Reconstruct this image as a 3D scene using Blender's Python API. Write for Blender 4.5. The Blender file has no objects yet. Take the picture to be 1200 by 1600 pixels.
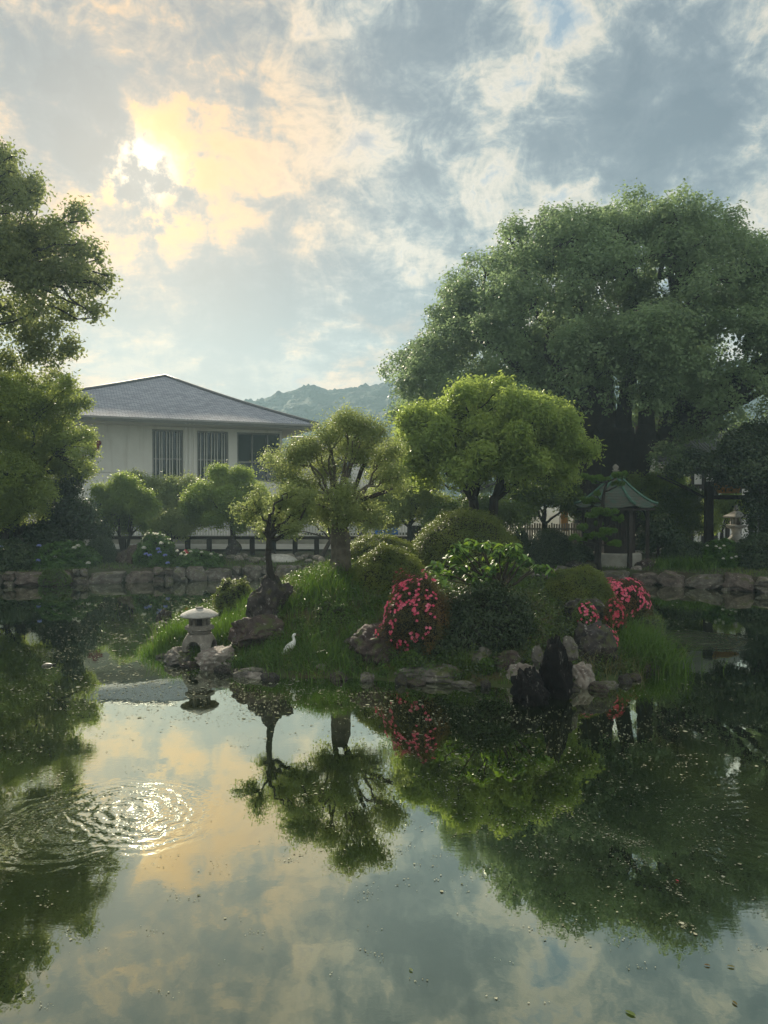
import bpy, bmesh, math, random
import numpy as np
from mathutils import Vector, noise

# ------------------------------------------------------------------ camera, light, exposure
scene = bpy.context.scene
COL = scene.collection
R = math.radians
F = 1155.0                      # focal length in photograph pixels (1200 x 1600)
CAMZ = 3.0
PITCH = R(-1.14)
cam_d = bpy.data.cameras.new('camera')
cam = bpy.data.objects.new('camera', cam_d)
COL.objects.link(cam)
cam.location = (0, 0, CAMZ)
cam.rotation_euler = (R(90) + PITCH, 0, 0)
cam_d.sensor_fit = 'VERTICAL'
cam_d.sensor_height = 36
cam_d.sensor_width = 27
cam_d.lens = 36 * F / 1600
cam_d.clip_end = 3000
scene.camera = cam
scene.view_settings.view_transform = 'Standard'
scene.view_settings.look = 'None'
scene.view_settings.exposure = 0.65
scene.view_settings.gamma = 1.0
scene.view_settings.use_curve_mapping = False
scene.render.engine = 'CYCLES'
scene.cycles.use_denoising = True
scene.cycles.max_bounces = 7
scene.cycles.diffuse_bounces = 3
scene.cycles.glossy_bounces = 3
scene.cycles.transmission_bounces = 3
scene.cycles.volume_bounces = 2
scene.cycles.transparent_max_bounces = 4
scene.cycles.sample_clamp_indirect = 4
scene.cycles.sample_clamp_direct = 3
scene.cycles.caustics_reflective = False
scene.cycles.caustics_refractive = False


def raydir(px, py):
    u = (px - 600) / F
    v = (800 - py) / F
    f = Vector((0, math.cos(PITCH), math.sin(PITCH)))
    up = Vector((0, -math.sin(PITCH), math.cos(PITCH)))
    return f + up * v + Vector((1, 0, 0)) * u


def P(px, py, Y):
    d = raydir(px, py)
    return Vector((0, 0, CAMZ)) + d * (Y / d.y)


def PZ(px, py, z=0.0):
    d = raydir(px, py)
    t = (z - CAMZ) / d.z
    return Vector((0, 0, CAMZ)) + d * t


SUN = raydir(222, 262).normalized()
SUN_EL = math.asin(SUN.z)
SUN_AZ = math.atan2(SUN.x, SUN.y)


class NT:
    """tiny node-graph helper"""
    def __init__(self, tree):
        self.t = tree
        tree.nodes.clear()

    def n(self, kind, **kw):
        nd = self.t.nodes.new(kind)
        for k, v in kw.items():
            if k == 'inp':
                for i, val in v.items():
                    s = nd.inputs[i]
                    if isinstance(val, bpy.types.NodeSocket):
                        self.t.links.new(val, s)
                    else:
                        s.default_value = val
            else:
                setattr(nd, k, v)
        return nd

    def math(self, op, a, b=None, c=None, clamp=False):
        inp = {0: a}
        if b is not None:
            inp[1] = b
        if c is not None:
            inp[2] = c
        nd = self.n('ShaderNodeMath', operation=op, inp=inp)
        nd.use_clamp = clamp
        return nd.outputs[0]

    def vmath(self, op, a, b=None, scale=None):
        inp = {0: a}
        if b is not None:
            inp[1] = b
        if scale is not None:
            inp['Scale'] = scale
        nd = self.n('ShaderNodeVectorMath', operation=op, inp=inp)
        return nd.outputs['Value'] if op in ('DOT_PRODUCT', 'DISTANCE', 'LENGTH') else nd.outputs[0]

    def mix(self, fac, a, b, blend='MIX'):
        nd = self.n('ShaderNodeMix', data_type='RGBA', blend_type=blend)
        for i, val in ((0, fac), (6, a), (7, b)):
            s = nd.inputs[i]
            if isinstance(val, bpy.types.NodeSocket):
                self.t.links.new(val, s)
            else:
                s.default_value = val if i == 0 else (*val[:3], 1)
        return nd.outputs[2]

    def ramp(self, fac, stops, interp='LINEAR'):
        nd = self.n('ShaderNodeValToRGB', inp={0: fac})
        cr = nd.color_ramp
        cr.interpolation = interp
        while len(cr.elements) < len(stops):
            cr.elements.new(0.5)
        for e, (p, c) in zip(cr.elements, stops):
            e.position = p
            e.color = (*c[:3], 1) if not isinstance(c, (int, float)) else (c, c, c, 1)
        return nd.outputs[0]

    def smooth(self, v, a, b, lo=0.0, hi=1.0):
        nd = self.n('ShaderNodeMapRange', interpolation_type='SMOOTHSTEP',
                    inp={0: v, 1: a, 2: b, 3: lo, 4: hi})
        return nd.outputs[0]

    def noise(self, vec, scale, detail=4, rough=0.5, dist=0.0):
        inp = {'Scale': scale, 'Detail': detail, 'Roughness': rough, 'Distortion': dist}
        if vec is not None:
            inp['Vector'] = vec
        return self.n('ShaderNodeTexNoise', inp=inp)

    def link(self, a, b):
        self.t.links.new(a, b)


# ---- world: physical sky seen through procedural broken cloud
world = bpy.data.worlds.new('World')
scene.world = world
world.use_nodes = True
w = NT(world.node_tree)
tc = w.n('ShaderNodeTexCoord').outputs['Generated']
dirv = w.vmath('NORMALIZE', tc)
sep = w.n('ShaderNodeSeparateXYZ', inp={0: dirv})
zz = w.math('MAXIMUM', sep.outputs[2], 0.0)
den = w.math('ADD', zz, 0.26)
flat = w.n('ShaderNodeCombineXYZ', inp={0: w.math('DIVIDE', sep.outputs[0], den),
                                        1: w.math('DIVIDE', sep.outputs[1], den), 2: 0.0}).outputs[0]
warpn = w.noise(flat, 2.2, 5, 0.62)
warp = w.vmath('SUBTRACT', warpn.outputs['Color'], (0.5, 0.5, 0.5))
flatw = w.vmath('ADD', flat, w.vmath('SCALE', warp, scale=0.30))
nA = w.noise(flatw, 3.2, 10, 0.62, 0.15).outputs[0]
nB = w.noise(w.vmath('ADD', flatw, (7.3, 2.1, 4.4)), 11.0, 8, 0.66, 0.35).outputs[0]
# small flocks of cloud in view-direction space, dappled round the sun
nC = w.noise(w.vmath('ADD', w.vmath('MULTIPLY', dirv, (1, 1, .8)), (1.3, 5.1, 2.4)), 17, 7, 0.64, 0.5).outputs[0]
warp2 = w.noise(flat, 4.5, 6, 0.65)
dw = w.vmath('ADD', dirv, w.vmath('SCALE', w.vmath('SUBTRACT', warp2.outputs['Color'], (0.5, 0.5, 0.5)), scale=0.16))
dw2 = w.vmath('ADD', dirv, w.vmath('SCALE', w.vmath('SUBTRACT', w.noise(dirv, 24, 6, 0.7).outputs['Color'], (0.5, 0.5, 0.5)), scale=0.060))
dens = w.math('ADD', w.math('MULTIPLY', nA, 0.95), w.math('MULTIPLY', nB, 0.58))
dens = w.math('ADD', dens, w.math('MULTIPLY', nC, 0.85))
dens = w.math('SUBTRACT', dens, 0.668)
# broad cloud banks and openings (pixel of the bank centre, angular radius in px, amount)
BANKS = [(1010, 185, 150, .20), (900, 185, 110, .09), (1110, 215, 120, .14), (640, 130, 120, .13),
         (700, 60, 110, .12), (110, 130, 100, .10), (180, 190, 60, .10), (40, 60, 120, .08), (340, 110, 70, .10),
         (243, 277, 20, .42), (203, 293, 19, .42), (214, 261, 14, .36), (284, 302, 15, .42), (128, 250, 34, .34), (178, 270, 10, .3), (228, 318, 14, .3), (255, 250, 10, .25), (190, 305, 12, .25), (262, 290, 9, .2), (170, 235, 14, .25), (210, 335, 14, .22), (300, 270, 10, .2), (145, 290, 18, .25), (240, 215, 14, .2), (205, 225, 9, .2), (270, 345, 14, .2), (235, 365, 16, .18), (100, 300, 30, .16), (300, 330, 18, .16), (330, 250, 16, .12), (175, 215, 12, .2),
         (160, 320, 26, .16), (195, 345, 30, .18), (240, 350, 14, .2), (262, 330, 14, .16), (185, 190, 26, .18), (150, 130, 40, .12),
         (460, 470, 160, .20), (330, 450, 130, .18), (220, 490, 110, .14), (380, 520, 110, .12), (60, 200, 90, .08), (300, 170, 60, .10), (400, 60, 70, .08), (600, 510, 120, .12), (560, 380, 80, .17), (640, 250, 80, .08),
         (300, 30, 110, .10), (720, 400, 55, .14), (400, 545, 90, .08), (700, 310, 80, .06),
         (700, 300, 150, -.07), (540, 300, 110, -.04), (430, 330, 90, -.06), (830, 110, 80, -.12), (1090, 60, 90, -.10),
         (480, 160, 100, -.05), (240, 240, 90, -.08), (560, 440, 60, -.05), (520, 592, 120, -.20), (250, 565, 120, -.12),
         (300, 395, 80, -.10), (500, 425, 50, -.08), (1180, 310, 120, -.05), (900, 20, 70, -.08), (880, 300, 80, -.07)]
for bx_, by_, br_, ba_ in BANKS:
    c = raydir(bx_, by_).normalized()
    dd = w.vmath('DISTANCE', dw if br_ > 50 else dw2, tuple(c))
    dens = w.math('ADD', dens, w.smooth(dd, br_ / F * (.15 if br_ > 50 else -.2), br_ / F * (1.3 if br_ > 50 else 1.5), ba_ * (1 if br_ > 50 else 1.25), 0.0))
sdot = w.vmath('DISTANCE', dirv, tuple(SUN))
sdw = w.vmath('DISTANCE', w.vmath('ADD', w.vmath('SCALE', dw, scale=.5), w.vmath('SCALE', dw2, scale=.5)), tuple(SUN))
cloud = w.ramp(dens, [(0.22, (.27, .39, .52)), (0.33, (.50, .57, .62)), (0.42, (.78, .74, .64)), (0.48, (.62, .62, .56)), (0.545, (.41, .465, .48)),
                      (0.61, (.28, .345, .39)), (0.70, (.19, .25, .31)), (0.90, (.135, .19, .25))])
thin = w.ramp(dens, [(0.40, 1.0), (0.52, 0.80), (0.63, 0.24), (0.76, 0.03)])
# warm light around the sun on the thin cloud
halo = w.smooth(sdw, 0.02, 0.34, 1.0, 0.0)
warmed = w.mix(w.math('MULTIPLY', halo, w.math('ADD', w.math('MULTIPLY', thin, 0.90), 0.06)), cloud, (1.02, .53, .11))
halo2 = w.math('POWER', w.smooth(sdw, 0.0, 0.105, 1.0, 0.0), 1.5)
glow = w.vmath('SCALE', (1.0, .74, .26), scale=w.math('MULTIPLY', w.math('MULTIPLY', halo2, thin), .42))
core = w.math('POWER', w.smooth(w.vmath('DISTANCE', dw2, tuple(SUN)), 0.0, 0.062, 1.0, 0.0), 1.8)
core = w.vmath('SCALE', (1.0, .95, .78), scale=w.math('MULTIPLY', w.math('MULTIPLY', core, thin), 2.0))
colr = w.vmath('ADD', w.vmath('ADD', warmed, glow), core)
# hazy pale band low over the horizon, peach on the sun's side
low = w.smooth(zz, 0.05, 0.34, 1.0, 0.0)
peach = w.mix(w.smooth(sdot, 0.25, 1.1, 1.0, 0.0), (.55, .60, .62), (.90, .64, .40))
lowd = w.math('ADD', w.math('MULTIPLY', w.math('SUBTRACT', dens, .5), .45), w.math('MULTIPLY', w.noise(w.vmath('MULTIPLY', dirv, (1, 1, 3.2)), 5.5, 7, .6, .3).outputs[0], 1.0))
lowtex = w.mix(w.smooth(lowd, 0.36, 0.55, 1.0, 0.0), (.35, .44, .47), peach)
colr = w.mix(w.math('MULTIPLY', low, 0.92), colr, lowtex)
colr = w.vmath('MULTIPLY', colr, (.665, .635, .60))
# sky brightened away from the sun, added to front-light trees and walls
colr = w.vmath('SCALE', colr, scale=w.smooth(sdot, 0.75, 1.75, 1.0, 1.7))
sky = w.n('ShaderNodeTexSky', sky_type='NISHITA', sun_disc=False, sun_elevation=SUN_EL, sun_rotation=SUN_AZ,
          air_density=1.0, dust_density=2.0, ozone_density=1.0)
bgS = w.n('ShaderNodeBackground', inp={0: sky.outputs[0], 1: 0.06})
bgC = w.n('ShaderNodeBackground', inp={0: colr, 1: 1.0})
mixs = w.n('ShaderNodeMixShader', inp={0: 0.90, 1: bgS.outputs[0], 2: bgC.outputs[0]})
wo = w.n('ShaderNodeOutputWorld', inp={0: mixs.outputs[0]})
world.cycles.sampling_method = 'MANUAL'
world.cycles.sample_map_resolution = 512

sun_d = bpy.data.lights.new('sun', 'SUN')
sun_d.energy = 5.0
sun_d.angle = R(1.2)
sun_d.color = (1.0, .88, .68)
sun = bpy.data.objects.new('sun', sun_d)
COL.objects.link(sun)
sun.location = (0, 0, 40)
sun.rotation_euler = Vector((-SUN.x, -SUN.y, -SUN.z)).to_track_quat('-Z', 'Y').to_euler()

rng = np.random.default_rng(11)
random.seed(5)


# ------------------------------------------------------------------ materials
def principled(name, col, rough=0.7, nscale=None, amp=0.35, bump=0.0, bscale=20, col2=None, spec=0.4,
               detail=5, extra=None, coords='Object', metallic=0.0):
    m = bpy.data.materials.new(name)
    m.use_nodes = True
    t = NT(m.node_tree)
    co = t.n('ShaderNodeTexCoord').outputs[coords]
    base = None
    if nscale:
        nz = t.noise(co, nscale, detail, 0.6)
        c2 = col2 if col2 else tuple(x * (1 - amp) for x in col)
        base = t.mix(t.smooth(nz.outputs[0], 0.35, 0.68), col, c2)
    bs = t.n('ShaderNodeBsdfPrincipled', inp={'Roughness': rough, 'Specular IOR Level': spec, 'Metallic': metallic})
    if extra:
        base = extra(t, co, base if base is not None else (*col, 1))
    if base is not None:
        t.link(base, bs.inputs['Base Color'])
    else:
        bs.inputs['Base Color'].default_value = (*col, 1)
    if bump:
        b = t.noise(co, bscale, 6, 0.6)
        bp = t.n('ShaderNodeBump', inp={'Height': b.outputs[0], 'Strength': bump, 'Distance': 0.04})
        t.link(bp.outputs[0], bs.inputs['Normal'])
    o = t.n('ShaderNodeOutputMaterial', inp={0: bs.outputs[0]})
    return m


def leafmat(name, col, col2, trans=(.25, .40, .05), tfac=0.35, young=None, yscale=0.6, gloss=0.35, grough=.45):
    """col, col2: dark and light leaf colours, mixed per leaf; young: colour of patches of new growth"""
    m = bpy.data.materials.new(name)
    m.use_nodes = True
    t = NT(m.node_tree)
    at = t.n('ShaderNodeAttribute', attribute_name='rnd')
    c = t.mix(at.outputs['Fac'], col, col2)
    if young:
        geo = t.n('ShaderNodeNewGeometry').outputs['Position']
        nz = t.noise(geo, yscale, 3, 0.6).outputs[0]
        c = t.mix(t.smooth(nz, 0.42, 0.66), c, young)
    bs = t.n('ShaderNodeBsdfPrincipled', inp={0: c, 'Roughness': grough, 'Specular IOR Level': gloss})
    tl = t.n('ShaderNodeBsdfTranslucent', inp={0: t.mix(0.7, c, trans)})
    mx = t.n('ShaderNodeMixShader', inp={0: tfac, 1: bs.outputs[0], 2: tl.outputs[0]})
    t.n('ShaderNodeOutputMaterial', inp={0: mx.outputs[0]})
    return m


def rockextra(light, dark, moss=None, streak=False):
    def f(t, co, base):
        n1 = t.noise(co, 2.4, 8, 0.65, 0.4).outputs[0]
        n2 = t.noise(co, 11.0, 6, 0.7).outputs[0]
        c = t.mix(t.smooth(n1, .38, .62), dark, base)
        c = t.mix(t.smooth(n2, .57, .66), c, light)
        if moss:
            nz = t.n('ShaderNodeSeparateXYZ', inp={0: t.n('ShaderNodeNewGeometry').outputs['Normal']}).outputs[2]
            n3 = t.noise(co, 3.5, 5, 0.6).outputs[0]
            f2 = t.math('MULTIPLY', t.smooth(n3, .45, .62), t.smooth(nz, .1, .7))
            c = t.mix(f2, c, moss)
        return c
    return f


M = {}
M['rock'] = principled('rock_grey', (.20, .185, .16), .85, 3, .4, .7, 14, extra=rockextra((.42, .40, .35), (.09, .08, .07), (.07, .08, .02)))
M['rock_dark'] = principled('rock_dark', (.060, .048, .042), .8, 3, .4, .9, 12, extra=rockextra((.26, .24, .22), (.022, .018, .018), (.05, .055, .015)))
M['rock_red'] = principled('rock_reddish', (.085, .058, .048), .8, 3, .4, .8, 12, extra=rockextra((.32, .28, .27), (.035, .022, .020), (.05, .06, .015)))
M['rock_pale'] = principled('rock_pale', (.36, .33, .28), .85, 3, .3, .7, 14, extra=rockextra((.52, .50, .45), (.17, .14, .12)))
M['rock_wall'] = principled('rock_wall', (.215, .20, .17), .85, 3, .4, .7, 14, extra=rockextra((.36, .34, .29), (.10, .085, .07), (.08, .085, .025)))
M['rock_wall_warm'] = principled('rock_wall_warm', (.20, .165, .14), .85, 3, .4, .7, 14, extra=rockextra((.33, .29, .25), (.085, .065, .055), (.07, .075, .025)))


def black_rock_extra(t, co, base):
    mp = t.n('ShaderNodeMapping', inp={0: co, 'Scale': (9, 9, 1.6)}).outputs[0]
    n2 = t.noise(mp, 1.6, 6, 0.7, 0.5).outputs[0]
    return t.mix(t.smooth(n2, .60, .70), (.012, .011, .011), (.20, .19, .17))


M['rock_black'] = principled('rock_black_streaked', (.013, .012, .012), .9, 3, .4, 1.0, 9, spec=.12, extra=black_rock_extra)
M['granite'] = principled('granite', (.30, .28, .24), .85, 40, .3, .4, 60, extra=rockextra((.42, .40, .36), (.16, .145, .12)))
M['granite_pale'] = principled('granite_pale', (.50, .49, .45), .8, 30, .2, .3, 50, extra=rockextra((.58, .57, .53), (.30, .29, .26)))
M['soil'] = principled('soil', (.045, .034, .020), .95, 1.3, .3, .6, 12, col2=(.040, .055, .015))
M['turf'] = principled('mossy_turf', (.045, .070, .014), .95, 1.6, .3, .6, 12, col2=(.070, .055, .022))
M['paving'] = principled('pale_paving', (.36, .35, .32), .9, 1.5, .2, .2, 30)
M['concrete'] = principled('concrete', (.33, .32, .27), .85, 3, .25, .2, 30)
M['bark'] = principled('bark', (.062, .048, .034), .95, 4, .45, 1.0, 16)
M['bark_dark'] = principled('bark_dark', (.030, .025, .020), .95, 4, .4, 1.0, 16)
M['bark_grey'] = principled('bark_grey', (.15, .13, .10), .95, 5, .45, 1.0, 18)
M['wood_dark'] = principled('wood_dark', (.030, .022, .017), .8, 8, .4, .4, 20)
M['wood_brown'] = principled('wood_brown', (.055, .042, .032), .85, 8, .4, .4, 20)
M['wood_bamboo'] = principled('bamboo_pale', (.26, .23, .17), .8, 8, .3, .2, 20)
M['orange'] = principled('orange_paint', (.50, .24, .035), .6, 5, .3)
def stains(t, co, base):
    mp = t.n('ShaderNodeMapping', inp={0: co, 'Scale': (1.6, 1.6, .16)}).outputs[0]
    n1 = t.noise(mp, 1.3, 6, .65).outputs[0]
    return t.mix(t.math('MULTIPLY', t.smooth(n1, .50, .72), .45), base, (.52, .50, .44))


M['plaster'] = principled('plaster', (.78, .77, .72), .9, 1.2, .06, .06, 60, extra=stains)
M['plaster_low'] = principled('plaster_low', (.82, .81, .77), .9, 1.2, .05, .06, 60, extra=stains)
M['fascia'] = principled('fascia_metal', (.30, .30, .29), .5, 4, .1)
M['soffit'] = principled('soffit', (.45, .43, .39), .9)
M['white_metal'] = principled('white_metal', (.62, .62, .58), .5, 3, .2)
M['grey_metal'] = principled('grey_metal', (.26, .26, .25), .5, 3, .2)
M['glass'] = principled('window_glass', (.018, .030, .028), .08, spec=.6)
M['curtain'] = principled('pale_blind', (.30, .31, .28), .8)
M['red'] = principled('dark_red_enamel', (.20, .012, .025), .5)
M['blue'] = principled('blue_tarp', (.03, .16, .50), .5, 6, .3)
M['white'] = principled('egret_white', (.80, .80, .76), .75)
M['black'] = principled('black', (.012, .012, .012), .5)
M['yellow'] = principled('yellow_bill', (.10, .08, .03), .5)
M['shell'] = principled('turtle_shell', (.16, .15, .11), .5, 14, .6, .5, 30)
M['skin'] = principled('turtle_skin', (.05, .05, .035), .7, 20, .4)


def tile_extra(t, co, base):
    br = t.n('ShaderNodeTexBrick', inp={'Vector': co, 'Color1': (.22, .235, .28, 1), 'Color2': (.38, .40, .46, 1), 'Mortar': (.09, .095, .115, 1),
                                       'Scale': 1.0, 'Mortar Size': .018, 'Brick Width': .34, 'Row Height': .20, 'Bias': 0.0})
    return t.mix(.12, br.outputs[0], base)


M['slate'] = principled('slate_roof', (.24, .25, .285), .8, 1.6, .18, .25, 14, extra=tile_extra, coords='UV')
M['roof_tile'] = principled('kawara_tile', (.10, .105, .115), .38, 6, .35, .2, 20)
M['roof_grey'] = principled('roof_grey', (.24, .25, .26), .6, 3, .3)


def copper_extra(t, co, base):
    n1 = t.noise(co, 5, 6, .65).outputs[0]
    return t.mix(t.smooth(n1, .35, .62), (.065, .115, .090), (.105, .100, .082))


M['copper'] = principled('green_copper', (.06, .12, .09), .6, 4, .3, .3, 20, extra=copper_extra)
M['copper_rib'] = principled('green_copper_rib', (.075, .17, .125), .55, 8, .3)

L = {}
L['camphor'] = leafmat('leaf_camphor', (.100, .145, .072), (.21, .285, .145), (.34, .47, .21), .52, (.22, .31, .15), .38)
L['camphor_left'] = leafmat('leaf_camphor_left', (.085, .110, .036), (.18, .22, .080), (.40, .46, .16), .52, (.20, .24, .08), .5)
L['bright'] = leafmat('leaf_bright', (.115, .175, .034), (.26, .35, .085), (.52, .66, .14), .54, (.32, .40, .10), .8)
L['evergreen'] = leafmat('leaf_evergreen', (.115, .165, .036), (.25, .31, .08), (.50, .60, .14), .54, (.30, .37, .09), .9)
L['grey_green'] = leafmat('leaf_grey_green', (.115, .155, .055), (.24, .29, .11), (.46, .54, .18), .52, (.26, .32, .10), .8)
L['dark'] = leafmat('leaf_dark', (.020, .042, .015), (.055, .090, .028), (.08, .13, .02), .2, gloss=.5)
L['mid'] = leafmat('leaf_mid', (.040, .078, .020), (.095, .150, .036), (.20, .30, .04), .32, (.12, .17, .036), 1.0)
L['azalea'] = leafmat('leaf_azalea', (.050, .080, .016), (.14, .18, .036), (.30, .38, .06), .38, (.18, .21, .04), 1.6)
L['azalea_red'] = leafmat('leaf_azalea_red', (.04, .050, .012), (.11, .095, .022), (.20, .14, .03), .25, (.17, .085, .022), 2.2)
L['pine'] = leafmat('leaf_pine', (.070, .150, .016), (.150, .26, .035), (.12, .22, .02), .22)
L['big'] = leafmat('leaf_big', (.085, .19, .025), (.20, .35, .060), (.30, .45, .04), .35, gloss=.5)
L['grass'] = leafmat('leaf_grass', (.038, .088, .011), (.12, .215, .030), (.16, .30, .02), .35)
L['grass_dry'] = leafmat('leaf_grass_dry', (.09, .09, .03), (.22, .21, .09), (.25, .25, .06), .30)
L['hydrangea'] = leafmat('leaf_hydrangea', (.030, .085, .012), (.085, .170, .028), (.16, .28, .02), .28)
L['pink'] = leafmat('petal_pink', (.70, .055, .13), (.92, .26, .36), (.8, .15, .25), .30, gloss=.2)
L['red_petal'] = leafmat('petal_red', (.50, .035, .07), (.75, .14, .18), (.6, .08, .1), .30, gloss=.2)
L['blue_petal'] = leafmat('petal_blue', (.16, .20, .50), (.34, .38, .66), (.3, .35, .7), .25, gloss=.2)
L['white_petal'] = leafmat('petal_white', (.55, .53, .42), (.75, .74, .66), (.7, .7, .6), .25, gloss=.2)
L['fleck'] = leafmat('floating_fleck', (.12, .13, .07), (.46, .46, .34), (.5, .5, .4), .02, gloss=.0, grough=.9)


# ------------------------------------------------------------------ object helpers
def tag(o, label=None, cat=None, group=None, kind=None):
    if label:
        o['label'] = label
    if cat:
        o['category'] = cat
    if group:
        o['group'] = group
    if kind:
        o['kind'] = kind
    return o


def empty(name, loc, label, cat, group=None, rz=0.0):
    o = bpy.data.objects.new(name, None)
    COL.objects.link(o)
    o.location = loc
    o.rotation_euler = (0, 0, rz)
    o.empty_display_size = .2
    return tag(o, label, cat, group)


def link(name, me, mat=None, parent=None, loc=None, smooth=False):
    o = bpy.data.objects.new(name, me)
    COL.objects.link(o)
    if mat is not None and len(me.materials) == 0:
        me.materials.append(mat)
    if parent is not None:
        o.parent = parent
    if loc is not None:
        o.location = loc
    if smooth:
        me.polygons.foreach_set('use_smooth', [True] * len(me.polygons))
    return o


def off(parent):
    return Vector(parent.location) if parent is not None else Vector((0, 0, 0))


def np_mesh(name, V, Fq, rnd=None, smooth=False):
    V = np.asarray(V, dtype=np.float32)
    Fq = np.asarray(Fq, dtype=np.int32)
    me = bpy.data.meshes.new(name)
    nv, nf, k = len(V), len(Fq), Fq.shape[1]
    me.vertices.add(nv)
    me.vertices.foreach_set('co', V.ravel())
    me.loops.add(nf * k)
    me.loops.foreach_set('vertex_index', Fq.ravel())
    me.polygons.add(nf)
    me.polygons.foreach_set('loop_start', np.arange(0, nf * k, k, dtype=np.int32))
    me.polygons.foreach_set('loop_total', np.full(nf, k, dtype=np.int32))
    if smooth:
        me.polygons.foreach_set('use_smooth', np.ones(nf, dtype=bool))
    me.update(calc_edges=True)
    if rnd is not None:
        a = me.attributes.new('rnd', 'FLOAT', 'POINT')
        a.data.foreach_set('value', np.asarray(rnd, dtype=np.float32))
    return me


def norm(a):
    return a / (np.linalg.norm(a, axis=1, keepdims=True) + 1e-9)


def leaf_arrays(Pn, N, length, width, g, fold=.12, tdir=None):
    n = len(Pn)
    rv = norm(g.normal(size=(n, 3))) if tdir is None else tdir
    T = norm(rv - N * np.sum(rv * N, axis=1, keepdims=True))
    B = np.cross(N, T)
    ln = length * g.uniform(.7, 1.3, (n, 1))
    wd = width * g.uniform(.7, 1.3, (n, 1))
    V = np.empty((n, 4, 3))
    V[:, 0] = Pn - T * ln * .5
    V[:, 1] = Pn + B * wd * .5 + N * ln * fold
    V[:, 2] = Pn + T * ln * .5
    V[:, 3] = Pn - B * wd * .5 + N * ln * fold
    return V.reshape(-1, 3)


def leaf_mesh(name, Pn, N, length, width, g, fold=.12, rnd=None, tdir=None):
    V = leaf_arrays(Pn, N, length, width, g, fold, tdir)
    n = len(Pn)
    Fq = np.arange(n * 4).reshape(n, 4)
    if rnd is None:
        rnd = g.random(n)
    return np_mesh(name, V, Fq, np.repeat(rnd, 4))


def sphere_pts(n, g):
    return norm(g.normal(size=(n, 3)))


def crown_points(clumps, n, g, twig=.22, per=14, shell=.75, up=.35, rough=.45, zmin=None, spk=.13):
    """leaves gathered in twigs over the shells of the clumps"""
    C = np.array([c[:3] for c in clumps], float)
    Rr = np.array([c[3:6] if len(c) >= 6 else (c[3],) * 3 for c in clumps], float)
    area = (Rr[:, 0] * Rr[:, 1] + Rr[:, 0] * Rr[:, 2] + Rr[:, 1] * Rr[:, 2])
    nt = max(1, n // per)
    idx = g.choice(len(C), nt, p=area / area.sum())
    D = sphere_pts(nt, g)
    D[:, 2] = np.where((D[:, 2] < -.2) & (g.random(nt) < .6), -D[:, 2], D[:, 2])
    rad = shell + (1 - shell) * g.random(nt) ** .6
    rad = np.where(g.random(nt) < .22, g.random(nt) ** .5 * shell, rad)
    rad *= 1 + spk * g.normal(size=nt)
    T = C[idx] + D * Rr[idx] * rad[:, None]
    T2 = np.repeat(T, per, axis=0)
    m = len(T2)
    Pn = T2 + g.normal(size=(m, 3)) * twig * .5
    tr = np.repeat(g.random(nt), per)
    ND = np.repeat(D, per, axis=0)
    N = norm(ND * .75 + g.normal(size=(m, 3)) * rough + np.array([0, 0, up]))
    cr_ = np.repeat(g.random(len(C))[idx], per)
    r = np.clip(.40 * cr_ + .30 * tr + .35 * g.random(m), 0, 1)
    if zmin is not None:
        k = Pn[:, 2] > zmin
        Pn, N, r = Pn[k], N[k], r[k]
    return Pn, N, r


def tube(pts, radii, sides=8, jit=0.0, g=None, cap=True):
    pts = np.asarray(pts, float)
    radii = np.asarray(radii, float)
    n = len(pts)
    tan = np.gradient(pts, axis=0)
    tan = norm(tan)
    ref = np.array([0.0, 1.0, 0.0]) if abs(tan[0][1]) < .9 else np.array([1.0, 0, 0])
    V = []
    a = np.linspace(0, 2 * np.pi, sides, endpoint=False)
    for i in range(n):
        t = tan[i]
        b = np.cross(t, ref)
        b /= np.linalg.norm(b) + 1e-9
        c = np.cross(b, t)
        rr = radii[i] * (1 + (jit * g.normal(size=sides) if g is not None and jit else 0))
        ring = pts[i] + (np.cos(a) * rr)[:, None] * b + (np.sin(a) * rr)[:, None] * c if np.ndim(rr) else \
            pts[i] + rr * (np.cos(a)[:, None] * b + np.sin(a)[:, None] * c)
        V.append(ring)
    V = np.concatenate(V)
    Fq = []
    for i in range(n - 1):
        for j in range(sides):
            k = (j + 1) % sides
            Fq.append((i * sides + j, i * sides + k, (i + 1) * sides + k, (i + 1) * sides + j))
    if cap:
        for base, flip in ((0, True), ((n - 1) * sides, False)):
            cidx = len(V)
            V = np.vstack([V, V[base:base + sides].mean(axis=0)])
            for j in range(sides):
                k = (j + 1) % sides
                Fq.append((base + k, base + j, cidx, cidx) if flip else (base + j, base + k, cidx, cidx))
    return V, Fq


def tube_mesh(name, tubes, smooth=True):
    """tubes: list of (V, F); degenerate quads become triangles"""
    bm = bmesh.new()
    for V, Fq in tubes:
        vs = [bm.verts.new(v) for v in V]
        for f in Fq:
            u = []
            for i in f:
                if i not in u:
                    u.append(i)
            try:
                bm.faces.new([vs[i] for i in u])
            except ValueError:
                pass
    bmesh.ops.recalc_face_normals(bm, faces=bm.faces)
    me = bpy.data.meshes.new(name)
    bm.to_mesh(me)
    bm.free()
    if smooth:
        me.polygons.foreach_set('use_smooth', [True] * len(me.polygons))
    return me


def bez(a, b, c, n):
    t = np.linspace(0, 1, n)[:, None]
    a, b, c = np.array(a), np.array(b), np.array(c)
    return (1 - t) ** 2 * a + 2 * t * (1 - t) * b + t ** 2 * c


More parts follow.
